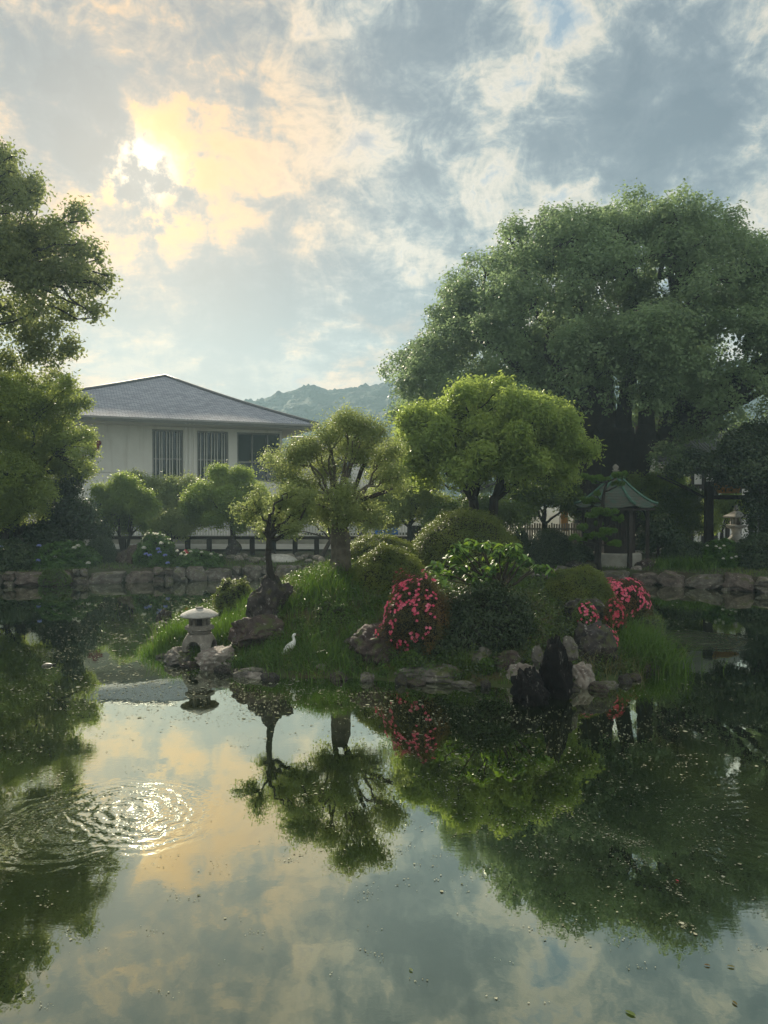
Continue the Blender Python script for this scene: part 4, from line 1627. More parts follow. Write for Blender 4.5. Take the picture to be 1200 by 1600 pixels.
lathe('platform', [(17 * sc, hb + 5 * sc + .002), (22.5 * sc, hb + 6.5 * sc), (22.5 * sc, hb + 11 * sc), (19 * sc, hb + 13.5 * sc), (15 * sc, hb + 13.5 * sc)], M['granite'], lan, 6, smooth=False)
z1 = hb + 13.5 * sc
for k in range(6):
    a = k * math.pi / 3
    box('fire_box_pillar', (14.2 * sc * math.cos(a), 14.2 * sc * math.sin(a), z1 + 7 * sc), (4.5 * sc, 4.5 * sc, 14 * sc - .004), M['granite'], lan, rz=a)
lathe('fire_box', [(12.6 * sc, z1 + .002), (12.6 * sc, z1 + 14 * sc)], M['rock_dark'], lan, 6, smooth=False)
z2 = z1 + 14 * sc
prof = [(13 * sc, z2 - .001), (28 * sc, z2 - 1.0 * sc), (30 * sc, z2 + .6 * sc), (28.5 * sc, z2 + 2.4 * sc), (24 * sc, z2 + 5.2 * sc), (17 * sc, z2 + 8.4 * sc), (9 * sc, z2 + 10.8 * sc), (5 * sc, z2 + 11.5 * sc)]
lathe('cap', prof, M['granite_pale'], lan, 36, wob=.012)
lathe('cap_knob', [(5 * sc, z2 + 11.3 * sc), (6 * sc, z2 + 12 * sc), (6 * sc, z2 + 13 * sc), (3 * sc, z2 + 13.8 * sc)], M['granite'], lan, 18)

# ------------------------------------------------------------------ egret
ep = P(452, 1034, 13.0)
S = 13.0 / F * 1.15
eg = empty('egret', (ep.x, 13.0, P(452, 1038, 13.0).z), 'small white egret standing in the grass at the water edge', 'bird')


def eb(x, z, y=0.0):
    return (x * S, y * S, z * S)


spine = [eb(-13, 8), eb(-10, 12), eb(-5, 17), eb(0, 22.5), eb(4, 27), eb(6.2, 30.5), eb(6.6, 33), eb(6.0, 35.5), eb(5.3, 37.5), eb(5.6, 39.5), eb(7.2, 41.0), eb(9.2, 41.2)]
rad = np.array([.6, 2.6, 5.0, 6.2, 5.0, 3.2, 2.3, 1.9, 1.8, 2.1, 2.2, 1.1]) * S
ob = link('body', tube_mesh('body', [tube(spine, rad, 14)]), M['white'], eg)
md = ob.modifiers.new('sub', 'SUBSURF')
md.levels = md.render_levels = 1
for s in (-1, 1):
    wv = [eb(2, 23, s * 4.6), eb(-4, 18, s * 5.2), eb(-10, 12, s * 3.2), eb(-15, 7, s * 1.0)]
    link('wing', tube_mesh('wing', [tube(wv, np.array([2.2, 3.4, 2.4, .4]) * S, 8)]), M['white'], eg)
    lg = [eb(1.5 + s, 16, s * 1.6), eb(3.0 + s, 8, s * 1.8), eb(1.6 + s, -3, s * 1.8)]
    link('leg', tube_mesh('leg', [tube(lg, np.array([.8, .5, .45]) * S, 6)]), M['black'], eg)
    link('eye', tube_mesh('eye', [tube([eb(7.6, 41.6, s * 1.7), eb(7.7, 41.6, s * 2.2)], [.4 * S, .2 * S], 6)]), M['black'], eg)
link('bill', tube_mesh('bill', [tube([eb(9.0, 41.1), eb(12.5, 40.2), eb(15.5, 39.4)], np.array([1.0, .6, .15]) * S, 7)]), M['yellow'], eg)


def turtle(px, py, Y, label, s, rz):
    p = P(px, py, Y)
    root = empty('turtle', p, label, 'turtle', rz=rz)
    V = []
    bm = bmesh.new()
    bmesh.ops.create_icosphere(bm, subdivisions=3, radius=1)
    for v in bm.verts:
        v.co = Vector((v.co.x * 1.25, v.co.y, v.co.z * .62 if v.co.z > 0 else v.co.z * .22)) * s
    finish('shell', bm, M['shell'], root, smooth=True)
    link('head', tube_mesh('head', [tube([(1.0 * s, 0, 0), (1.45 * s, 0, .12 * s), (1.75 * s, 0, .22 * s), (1.95 * s, 0, .2 * s)], np.array([.24, .2, .24, .08]) * s, 8)]), M['skin'], root)
    for a, b in ((.75, .8), (.75, -.8), (-.75, .75), (-.75, -.75)):
        link('leg', tube_mesh('leg', [tube([(a * s, b * .8 * s, -.02 * s), (a * 1.25 * s, b * 1.25 * s, -.16 * s), (a * 1.3 * s, b * 1.4 * s, -.28 * s)], np.array([.2, .18, .1]) * s, 6)]), M['skin'], root)


turtle(401, 1048, 12.35, 'turtle basking on the pointed pale rock below the egret', .085, R(200))
turtle(74, 1040, 13.1, 'turtle on the tiny lone rock at left', .075, R(20))
# ------------------------------------------------------------------ trees
def C(spec, Y, g=None, dy=1.0):
    gg = np.random.default_rng(abs(int(Y * 10)) + len(spec))
    out = []
    for s in spec:
        px, py, rp = s[:3]
        ry = s[3] if len(s) > 3 else rp * .85
        d_ = dy * gg.uniform(-1, 1)
        out.append(clump(px, py, rp * .84, Y, ry * .84, d_))
        for q in range(4):
            a = gg.uniform(0, 6.283)
            out.append(clump(px + math.cos(a) * rp * .72, py - math.sin(a) * ry * .72, rp * gg.uniform(.28, .5), Y, ry * gg.uniform(.28, .48), d_ + gg.uniform(-.5, .3) * dy))
    return out


def bumps(cl, n, g, k=(.35, .6)):
    """smaller clumps standing out of the larger ones"""
    out = list(cl)
    for i in range(n):
        c = cl[int(g.integers(len(cl)))]
        d = sphere_pts(1, g)[0]
        d[2] = abs(d[2]) * .9
        s = c[3] * g.uniform(*k)
        out.append((c[0] + d[0] * c[3] * .85, c[1] + d[1] * c[4] * .85, c[2] + d[2] * c[5] * .85, s, s, s * .85))
    return out


# great camphor on the far bank
g = np.random.default_rng(21)
GY = 33.5
cc = P(965, 596, GY)
k = GY / F
cl = dome_clumps(cc, (316 * k, 240 * k, 252 * k), 170, (24 * k, 50 * k), g, zcut=-.30, jit=.06, inner=46)
cl = [c for c in cl if not (math.hypot((c[0] / c[1] * F + 600) - 1130, (777 - (c[2] - 3) / c[1] * F) - 560) < 38)]
cl = bumps(cl, 260, g)
cl += C([(1060, 640, 42), (1100, 600, 32), (1085, 690, 38), (1170, 470, 55), (1230, 520, 60), (1060, 590, 36), (640, 620, 38), (660, 560, 40), (625, 650, 22),
          (1040, 715, 25), (720, 620, 42), (820, 610, 46),  (760, 640, 30)], GY - 2, dy=2.5)
tree('great_camphor_tree', 'huge spreading camphor tree with massive dark trunks above the shrine', gz(P(948, 850, GY).x, GY), cl, 330000, .15, L['camphor'], M['bark_dark'],
     1.05, P(948, 668, GY).z, 31, nlimb=26, stems=[(-.75, 0, -.95, 0, .62), (.25, .5, .15, .4, .70), (.70, .2, .85, .2, .50), (1.1, -.1, 1.75, .1, .50), (.6, 1.0, 2.9, .8, .4)], twig=.26, per=16, shell=.82, rough=.5, limb_r=.42, bow=.08, width=.62, up=.55)

# tall camphor whose crown enters at the left
spec = [(-30, 265, 60), (25, 290, 42), (0, 255, 34), (50, 300, 32), (20, 318, 34), (-60, 330, 70), (45, 400, 58), (98, 395, 38), (122, 338, 24), (92, 362, 30), (142, 395, 26), (163, 443, 24),
        (135, 440, 36), (65, 460, 58), (152, 488, 17), (18, 505, 52), (90, 498, 34), (100, 548, 24), (62, 565, 30), (15, 580, 40), (118, 545, 16), (80, 595, 20), (10, 430, 58), (-10, 380, 50),
        (-60, 440, 80), (-80, 540, 80), (-150, 300, 110), (-170, 420, 120), (-160, 540, 110), (-260, 400, 120), (-220, 260, 100), (-120, 210, 70), (30, 365, 36), (60, 520, 36), (130, 470, 26), (110, 430, 30)]
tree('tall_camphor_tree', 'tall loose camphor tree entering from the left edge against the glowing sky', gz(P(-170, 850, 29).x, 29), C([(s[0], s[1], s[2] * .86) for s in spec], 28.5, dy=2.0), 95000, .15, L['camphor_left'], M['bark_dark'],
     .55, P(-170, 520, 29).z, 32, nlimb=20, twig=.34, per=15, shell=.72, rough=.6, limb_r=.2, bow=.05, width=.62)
# rounded bright tree at the left bank
spec = [(40, 640, 44), (90, 650, 36), (122, 690, 26), (60, 695, 44), (10, 685, 44), (112, 728, 28), (72, 728, 36), (20, 735, 40), (-40, 670, 64), (-40, 760, 64), (40, 612, 30), (5, 620, 36), (130, 712, 20),
        (136, 735, 14), (95, 690, 34), (35, 720, 36), (100, 610, 22), (118, 632, 22), (75, 625, 26)]
tree('bright_garden_tree', 'rounded yellow-green tree on the left bank before the white hall', gz(P(30, 870, 27.4).x, 27.4), C(spec, 27.2, dy=1.2), 82000, .105, L['evergreen'], M['bark_dark'],
     .22, P(30, 790, 27.4).z, 33, nlimb=12, twig=.22, per=14, shell=.8, rough=.5, up=.6)
tree('low_layered_tree', 'lower rounded green tree lobe at the far left over the hydrangeas', gz(P(10, 880, 26.6).x, 26.6), C([(30, 775, 36), (66, 775, 22), (0, 790, 44), (45, 795, 28), (-40, 800, 50), (60, 762, 20)], 26.2, dy=.6),
     36000, .09, L['evergreen'], M['bark_dark'], .14, P(10, 830, 26.6).z, 34, nlimb=5, twig=.2, up=.6)
tree('camellia', 'dark glossy camellia tree between the left garden tree and the fence', gz(P(100, 870, 27.9).x, 27.9), C([(100, 772, 24), (122, 800, 26), (86, 812, 28), (132, 824, 18), (70, 838, 28), (114, 756, 14), (104, 838, 26), (45, 838, 26), (20, 845, 26)], 27.9, dy=.5),
     30000, .12, L['dark'], M['bark_dark'], .12, P(100, 850, 27.9).z, 35, nlimb=5, twig=.2)
tree('garden_tree', 'small bright spreading tree left of the hall windows by the fence', gz(P(195, 862, 32.4).x, 32.4), C([(163, 778, 22), (190, 764, 25), (215, 778, 22), (180, 798, 27), (212, 802, 24), (236, 797, 18), (148, 798, 18), (200, 782, 24), (165, 815, 20), (195, 818, 20), (228, 815, 18)], 32.3, dy=.8),
     38000, .11, L['bright'], M['bark'], .12, P(195, 835, 32.4).z, 36, nlimb=8, twig=.2, up=.5, per=10, trunks=2)
tree('grey_green_tree', 'tall dull green tree standing behind and between the two bright garden trees', gz(P(262, 855, 34.5).x, 34.5), C([(245, 820, 24), (285, 822, 22), (250, 762, 24), (278, 768, 26), (240, 788, 26), (292, 790, 24), (262, 800, 28), (226, 758, 20), (300, 760, 18), (210, 745, 10), (270, 815, 22), (310, 800, 22)], 34.3, dy=.8),
     36000, .11, L['grey_green'], M['bark_dark'], .16, P(262, 825, 34.5).z, 37, nlimb=7, twig=.26, shell=.6)
tree('garden_tree', 'flat-crowned bright tree in front of the dark glass window by the fence', gz(P(362, 868, 31.2).x, 31.2), C([(315, 772, 24), (345, 748, 22), (375, 752, 24), (400, 770, 20), (325, 795, 26), (362, 784, 26), (392, 798, 24), (296, 790, 18), (350, 768, 22), (412, 790, 18), (342, 812, 20), (375, 815, 18), (308, 812, 16)], 31.1, dy=.8),
     50000, .10, L['bright'], M['bark'], .13, P(362, 815, 31.2).z, 38, nlimb=9, twig=.2, up=.6, per=10)
tree('garden_tree', 'slim leaning tree by the low fence left of the centre trunk', gz(P(498, 868, 29.5).x, 29.5), C([(470, 812, 20), (500, 800, 20), (455, 830, 16), (520, 820, 16)], 29.5, dy=.4),
     9000, .10, L['evergreen'], M['bark'], .10, P(500, 842, 29.5).z, 39, nlimb=4, twig=.2, lean=(.5, 0))
# island: leaning tree on the tall boulder
b0 = P(428, 896, 14.4)
tree('leaning_island_tree', 'small gnarled tree growing from the tall boulder at the island', (b0.x, 14.4, b0.z - .05),
     C([(402, 790, 15, 8), (440, 786, 18, 10), (470, 800, 18, 10), (428, 812, 16, 8), (385, 806, 13, 7), (484, 780, 15, 9), (455, 768, 14, 9), (410, 830, 12, 6), (372, 795, 8, 5), (455, 828, 14, 7), (400, 770, 8, 6)], 14.4, dy=.5),
     9000, .052, L['grey_green'], M['bark_dark'], .072, P(424, 838, 14.4).z, 40, nlimb=9, twig=.15, per=9, lean=(-.08, 0), limb_r=.045, bow=.05, wob=.12)
# centre tree
spec = [(548, 664, 30, 13), (520, 676, 24, 11), (580, 678, 24, 12), (462, 712, 24, 15), (447, 738, 18, 14), (490, 704, 24, 14), (505, 735, 22, 13), (598, 716, 20, 14), (610, 742, 15, 12), (566, 706, 22, 12),
        (455, 765, 16, 12), (480, 760, 18, 12), (425, 720, 12, 10), (536, 700, 22, 12), (590, 745, 14, 10), (535, 775, 20, 14), (562, 792, 22, 14), (588, 812, 14, 10), (505, 800, 20, 13), (540, 806, 20, 13), (478, 790, 18, 12),
        (612, 700, 12, 8), (625, 760, 12, 10)]
c0 = iz(P(530, 890, 15.9).x, 15.9)
tree('centre_island_tree', 'open gnarled evergreen with thick grey stub trunk in the middle of the island', (c0.x, c0.y, c0.z - .05), C([(s[0], s[1], s[2] * 1.12, s[3] * 1.15) for s in spec], 15.9, dy=.9), 52000, .052, L['grey_green'], M['bark_grey'],
     .085, P(530, 800, 15.9).z, 41, nlimb=24, twig=.22, per=9, limb_r=.045, bow=.06, wob=.10, shell=.6, lean=(-.05, 0), up=.5)
# its thick old stub
root = bpy.data.objects['centre_island_tree']
gg = np.random.default_rng(8)
h0 = P(530, 828, 15.9).z - c0.z
sV, sF = tube([(.02, 0, -.15), (.03, 0, h0 * .15), (.03, 0, h0 * .3), (.04, .02, h0 * .5), (.04, 0, h0 * .7), (.05, .02, h0 * .88), (.03, 0, h0 * 1.02), (0, 0, h0 * 1.15)], [.30, .235, .21, .195, .185, .185, .17, .10], 40, .02, gg)
for q in range(len(sV)):
    a_ = math.atan2(sV[q][1], sV[q][0] - .04)
    k_ = 1 + .07 * math.sin(6 * a_ + sV[q][2]) + .05 * math.sin(13 * a_ + 1 + 2 * sV[q][2])
    sV[q][0] = .04 + (sV[q][0] - .04) * k_
    sV[q][1] *= k_
link('old_stump', tube_mesh('old_stump', [(sV, sF),
                                          tube([(-.05, -.12, -.2), (-.18, -.25, .02), (-.32, -.35, -.15)], [.11, .08, .04], 8, .05, gg),
                                          tube([(.12, -.1, -.2), (.24, -.22, .0), (.36, -.32, -.2)], [.11, .08, .04], 8, .05, gg)]), M['bark_grey'], root)
link('second_stem', tube_mesh('second_stem', [limb((.10, 0, h0 * .9), (.55, .1, h0 + 1.5), .075, .04, gg, 0, 10, 8, .05, .05),
                                              limb((.30, .05, h0 + .65), (1.15, .0, h0 + .95), .06, .035, gg, -.08, 8, 7, .05, .05)]), M['bark'], root)

# broad bright tree
g = np.random.default_rng(22)
cc = P(768, 708, 21)
k = 21 / F
cl = dome_clumps(cc, (140 * k, 118 * k, 98 * k), 66, (14 * k, 30 * k), g, zcut=-.45, jit=.09, inner=8)
cl = bumps(cl, 90, g, (.4, .65))
b6 = iz(P(755, 840, 20.8).x, 20.8)
tree('broad_bright_tree', 'broad dome-shaped tree with bright yellow-green drooping leaves behind the round azalea', b6, cl, 85000, .135, L['bright'], M['bark_dark'], .20, P(760, 775, 21).z, 42, nlimb=18,
     trunks=4, twig=.20, per=12, limb_r=.07, shell=.84, rough=.55, up=.45, width=.36)
tree('garden_tree', 'mid green rounded tree filling the gap left of the broad bright tree', gz(P(640, 850, 28.6).x, 28.6), C([(620, 758, 28), (645, 780, 28), (598, 775, 20), (662, 755, 26), (640, 735, 24), (670, 800, 24), (625, 800, 20), (690, 790, 20)], 28.4, dy=1.0),
     36000, .10, L['evergreen'], M['bark_dark'], .14, P(640, 820, 28.6).z, 43, nlimb=6, twig=.22, up=.5)
tree('garden_tree', 'dark shaded tree between the broad bright tree and the shrine', gz(P(850, 850, 29.2).x, 29.2), C([(830, 790, 24), (872, 772, 28), (850, 745, 26), (892, 790, 22), (812, 770, 20), (885, 745, 20), (835, 770, 20), (700, 800, 22), (730, 795, 20)], 29.2, dy=1.0),
     34000, .11, L['mid'], M['bark_dark'], .14, P(850, 815, 29.2).z, 44, nlimb=6, twig=.24)

# cloud-pruned pine before the shrine
def pine():
    Y = 25.7
    b = gz(P(937, 900, Y).x, Y)
    root = empty('cloud_pruned_pine', b, 'cloud-pruned pine with flat bright green pads in front of the shrine', 'tree')
    g = np.random.default_rng(51)
    pads = [(925, 747, 20, 6), (940, 752, 15, 5), (964, 744, 16, 6), (966, 757, 11, 5), (922, 784, 15, 6), (932, 772, 7, 5), (945, 802, 20, 7), (926, 806, 12, 5), (966, 812, 11, 7), (935, 820, 9, 5),
            (953, 832, 17, 7), (928, 839, 15, 6), (908, 827, 10, 7), (897, 841, 9, 6), (960, 850, 14, 5), (940, 842, 12, 5), (912, 845, 9, 5)]
    stem_px = [(937, 902), (935, 875), (937, 850), (934, 830), (941, 805), (942, 785), (944, 768), (949, 752)]
    sp = [np.array(P(x, y, Y)) - np.array(b) for x, y in stem_px]
    sp[0][2] = -.1
    link('trunk', tube_mesh('trunk', [tube(sp, np.array([.10, .085, .08, .075, .065, .06, .05, .03]), 9, .06, g)]), M['bark_dark'], root)
    for (px, py, rx, ry) in pads:
        dyv = g.uniform(-.35, .35)
        c = np.array(P(px, py, Y + dyv)) - np.array(b)
        rxm, rym = rx * Y / F, ry * Y / F
        j = int(np.argmin([abs(s[2] - (c[2] - .15)) for s in sp]))
        link('branch', tube_mesh('branch', [limb(sp[j], c - np.array([0, 0, rym * .3]), .035, .015, g, -.1, 6, 6, .05, .05)]), M['bark_dark'], root)
        nl = int(1500 * (rx / 12) ** 1.6)
        D = sphere_pts(nl, g)
        D[:, 2] = np.abs(D[:, 2]) * np.where(g.random(nl) < .25, -.5, 1)
        npf = int(4 + rx * .45)
        pc_ = np.stack([g.uniform(-1, 1, npf) * .72, g.uniform(-1, 1, npf) * .6, g.uniform(-.3, .45, npf)], 1)
        ps_ = g.uniform(.30, .50, npf)
        which = g.integers(0, npf, nl)
        Pn = c + (pc_[which] * np.array([rxm, rxm * .8, rym * 1.1]) + D * ps_[which][:, None] * np.array([rxm * .75, rxm * .7, rym * 1.9]) * (g.random((nl, 1)) ** .3))
        T = norm(D * np.array([.7, .7, 1.0]) + np.array([0, 0, .7]) + g.normal(size=(nl, 3)) * .35)
        N = norm(np.cross(T, g.normal(size=(nl, 3))))
        tag(link('needle_pad', leaf_mesh('needle_pad', Pn, N, .10, .022, g, 0.02, tdir=T), L['pine'], root), kind='stuff')


pine()
# sunlit hedge trees between shrine and gate
tree('garden_tree', 'sunlit light green tree behind the shrine roof at its right', gz(P(1020, 850, 33).x, 33), C([(1005, 758, 20), (1030, 755, 20), (1050, 768, 20), (1015, 778, 20), (992, 752, 14), (1060, 752, 14)], 33, dy=.5),
     18000, .10, L['bright'], M['bark_dark'], .10, P(1020, 800, 33).z, 45, nlimb=5, twig=.2)
tree('garden_tree', 'dense mid green tree between the shrine and the gate post', gz(P(1060, 850, 31.8).x, 31.8), C([(1070, 785, 26), (1045, 812, 26), (1088, 800, 22), (1020, 800, 20), (1075, 825, 22), (1060, 800, 24), (1035, 785, 18), (1022, 830, 20)], 31.7, dy=.6),
     30000, .10, L['mid'], M['bark_dark'], .10, P(1060, 835, 31.8).z, 46, nlimb=5, twig=.2)
tree('garden_tree', 'bright green tree seen under the orange gate board', gz(P(1128, 850, 34).x, 34), C([(1120, 795, 22), (1138, 785, 18), (1112, 815, 18), (1140, 805, 14), (1165, 795, 18)], 34, dy=.5),
     16000, .10, L['bright'], M['bark_dark'], .10, P(1128, 830, 34).z, 47, nlimb=4, twig=.2)
tree('dark_garden_tree', 'dark spreading tree at the right edge hanging over the gate', gz(P(1215, 880, 27.6).x, 27.6), C([(1150, 705, 30, 22), (1190, 690, 40, 26), (1120, 728, 26, 18), (1085, 722, 22, 14), (1180, 738, 40, 24), (1145, 748, 24, 13), (1215, 770, 40, 40), (1205, 820, 34, 34), (1210, 720, 50, 50), (1060, 735, 18, 10), (1250, 800, 60, 60),
     (1195, 855, 28, 28), (1175, 790, 16, 20)], 28.2, dy=1.0),
     62000, .13, L['dark'], M['bark_dark'], .20, P(1215, 790, 27.6).z, 48, nlimb=10, twig=.26)
tree('young_tree', 'dark-leaved young tree with slender trunk right of the shrine', gz(P(1028, 880, 27.2).x, 27.2), C([(1022, 832, 20), (1040, 845, 20), (1012, 850, 16), (1035, 822, 14), (1052, 840, 14)], 27.2, dy=.4),
     12000, .11, L['dark'], M['bark_dark'], .06, P(1028, 858, 27.2).z, 49, nlimb=4, twig=.18)

# wooded backdrop between and behind the buildings
tree('background_tree', 'distant green tree mass behind the low house', (5.5, 50, .5), C([(650, 740, 40), (700, 720, 50), (760, 740, 40), (820, 720, 50), (880, 740, 40), (640, 700, 30)], 52, dy=1.5), 26000, .22, L['mid'], M['bark_dark'], .3, 3.2, 61, nlimb=5, twig=.5, shell=.7)
tree('background_tree', 'distant dark trees beyond the temple wing at right', (20, 54, .5), C([(1000, 700, 44), (1060, 690, 44), (1120, 700, 44), (1180, 715, 44), (1240, 690, 50)], 56, dy=1.5), 22000, .22, L['mid'], M['bark_dark'], .3, 3.2, 62, nlimb=5, twig=.5, shell=.7)

# fuller planting along the far bank
for i, (sp_, Y_, n_, lf_, lm_, lab) in enumerate((
        ([(268, 815, 18), (285, 830, 14), (250, 825, 14)], 30.5, 7000, .09, 'grey_green', 'low dull green bush before the railing left of the flat-crowned tree'),
        ([(425, 800, 24), (445, 820, 20), (410, 825, 16), (460, 790, 18)], 30.8, 14000, .10, 'evergreen', 'rounded bush tree between the flat-crowned tree and the centre tree'),
        ([(560, 790, 22), (590, 800, 22), (575, 820, 18), (610, 815, 16)], 30.4, 14000, .10, 'evergreen', 'light green bush tree behind the centre trunk, left of the blue sheet'),
        ([(150, 822, 14), (135, 800, 16), (165, 835, 10)], 30.2, 7000, .09, 'dark', 'dark bush at the left end of the wooden fence'),
        ([(780, 800, 24), (810, 808, 20), (760, 815, 20), (745, 795, 22)], 26.5, 16000, .10, 'mid', 'deep green bush tree behind the stems of the broad bright tree'),
        ([(700, 805, 22), (675, 820, 18), (720, 818, 18)], 26.8, 11000, .10, 'mid', 'green bush behind the round azalea at its left'))):
    x_ = P(sp_[0][0], 860, Y_).x
    tree('bush_tree', lab, gz(x_, Y_), C(sp_, Y_, dy=.5), n_, lf_, L[lm_], M['bark_dark'], .07, P(400, 842, Y_).z, 800 + i, nlimb=3, twig=.2)

# ------------------------------------------------------------------ shrubs
shrub_px('large clipped round azalea before the broad bright tree', 645, 800, 818, 900, 18.4, 32000, .05, L['azalea'], 71, lump=.10)
shrub_px('clipped olive azalea mound right of the centre trunk', 543, 854, 668, 945, 15.3, 34000, .038, L['azalea'], 72, lump=.12)
shrub_px('low azalea mound behind the olive one', 536, 838, 655, 885, 18.0, 16000, .042, L['azalea'], 73)
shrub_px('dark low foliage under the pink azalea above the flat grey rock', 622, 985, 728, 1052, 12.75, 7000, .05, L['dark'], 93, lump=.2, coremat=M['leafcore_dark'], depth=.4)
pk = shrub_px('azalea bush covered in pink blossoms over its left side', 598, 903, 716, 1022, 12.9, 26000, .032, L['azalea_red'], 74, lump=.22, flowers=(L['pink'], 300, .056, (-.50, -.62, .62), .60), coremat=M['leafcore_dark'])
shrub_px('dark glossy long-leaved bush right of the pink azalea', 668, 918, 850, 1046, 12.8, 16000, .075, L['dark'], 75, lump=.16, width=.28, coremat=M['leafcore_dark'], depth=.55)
shrub_px('low round azalea above the flat-topped boulder', 852, 888, 962, 948, 15.1, 26000, .034, L['azalea'], 76, lump=.10)
shrub_px('wide pink azalea at the right end of the island', 915, 905, 1022, 962, 15.5, 9000, .036, L['azalea_red'], 77, flowers=(L['pink'], 300, .06, (.1, -.6, .9), .35), depth=.5)
shrub_px('small pink azalea tuft left of the island end', 897, 940, 936, 978, 13.6, 2600, .034, L['mid'], 78, flowers=(L['pink'], 55, .05, (.1, -.9, .6), .3))
shrub_px('reddish azalea tuft between the pink ones', 945, 938, 980, 976, 13.6, 2600, .034, L['azalea_red'], 79, flowers=(L['red_petal'], 70, .05, (.0, -.9, .6), .3))
shrub_px('lowest small pink azalea near the black rocks', 916, 978, 970, 1018, 12.9, 3600, .034, L['mid'], 80, flowers=(L['pink'], 80, .052, (-.1, -.8, .7), .4))
shrub_px('small yellowish bush at the foot of the tall boulder', 335, 908, 392, 952, 16.5, 4500, .05, L['azalea'], 81, lump=.3)
shrub_px('broad green fern-like shrub on the island slope behind the egret', 485, 938, 560, 1000, 13.9, 6000, .05, L['grass'], 82, lump=.25, width=.25)
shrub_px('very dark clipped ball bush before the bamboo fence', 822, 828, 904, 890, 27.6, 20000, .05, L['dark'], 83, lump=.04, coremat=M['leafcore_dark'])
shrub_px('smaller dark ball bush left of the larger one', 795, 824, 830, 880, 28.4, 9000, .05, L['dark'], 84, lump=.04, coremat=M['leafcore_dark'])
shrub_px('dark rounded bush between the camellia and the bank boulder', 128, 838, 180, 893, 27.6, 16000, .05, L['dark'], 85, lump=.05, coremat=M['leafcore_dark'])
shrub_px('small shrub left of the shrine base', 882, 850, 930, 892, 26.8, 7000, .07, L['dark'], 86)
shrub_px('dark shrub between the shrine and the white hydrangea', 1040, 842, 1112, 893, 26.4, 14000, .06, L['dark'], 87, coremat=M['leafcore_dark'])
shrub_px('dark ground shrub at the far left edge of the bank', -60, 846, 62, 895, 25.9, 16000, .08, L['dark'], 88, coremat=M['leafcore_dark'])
shrub_px('trailing green plant hanging over the left stone wall', 58, 888, 106, 915, 24.9, 2600, .06, L['mid'], 89, core=False, depth=.3)
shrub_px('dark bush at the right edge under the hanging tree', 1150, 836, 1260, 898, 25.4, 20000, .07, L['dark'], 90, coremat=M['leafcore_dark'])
shrub_px('thin green weed growing at the edge of the flat grey rock', 625, 1018, 660, 1048, 12.3, 500, .05, L['grass'], 91, core=False, width=.3)
shrub_px('small green herb tuft beside the lichened rock', 745, 1030, 775, 1052, 12.1, 900, .04, L['grass'], 92, core=False, width=.4)


def hydrangea(label, px0, py0, px1, py1, Y, nleaf, seed, heads, mats, lm=L['hydrangea'], hs=.075):
    root = shrub_px(label, px0, py0, px1, py1, Y, nleaf, .10, lm, seed, name='hydrangea', width=.62, rough=.45, up=.7, lump=.18)
    g = np.random.default_rng(seed + 1)
    o = root.location
    meshes = []
    for m_ in mats:
        D = sphere_pts(70, g)
        D[:, 2] = np.where(D[:, 2] < -.3, -D[:, 2], D[:, 2])
        meshes.append((leaf_mesh('flower_head', D * hs, norm(D + .2 * g.normal(size=D.shape)), hs * .62, hs * .6, g, .05), m_))
    for me_, m_ in meshes:
        me_.materials.append(m_)
    for i, (px, py, mi) in enumerate(heads):
        p = P(px, py, Y - .45)
        ob = link('flower_head', meshes[mi][0], None, root, tuple(p - o))
        ob.scale = (1, 1, .8)
    return root


hydrangea('hydrangea with pale blue flower heads beside the bank boulder', 207, 836, 270, 893, 27.0, 9000, 101,
          [(228, 866, 0), (234, 868, 0), (249, 863, 0), (258, 868, 0), (247, 858, 0), (252, 849, 1), (225, 856, 1), (262, 880, 0), (277, 888, 0)], [L['blue_petal'], L['white_petal']])
hydrangea('low hydrangea with faded pink and cream heads on the wall', 268, 862, 348, 893, 27.1, 8000, 103,
          [(277, 861, 1), (290, 861, 0), (292, 864, 0), (298, 862, 1), (315, 863, 1), (283, 866, 1), (330, 866, 1), (345, 868, 1)], [L['red_petal'], L['white_petal']], hs=.06)
hydrangea('dark hydrangea with few bluish heads at the left bank', 42, 850, 142, 895, 26.2, 14000, 105,
          [(60, 876, 0), (61, 853, 0), (86, 870, 1), (116, 856, 1), (138, 880, 1), (2, 855, 0), (122, 853, 1)], [L['blue_petal'], L['white_petal']])
hydrangea('white-flowered hydrangea below the gate on the right bank', 1100, 846, 1166, 893, 26.0, 12000, 107,
          [(1105, 853, 0), (1119, 854, 0), (1125, 857, 0), (1131, 853, 0), (1143, 872, 0), (1150, 870, 0), (1161, 865, 0), (1160, 870, 0), (1130, 873, 0), (1163, 883, 0), (1168, 874, 0)], [L['white_petal']], hs=.05)


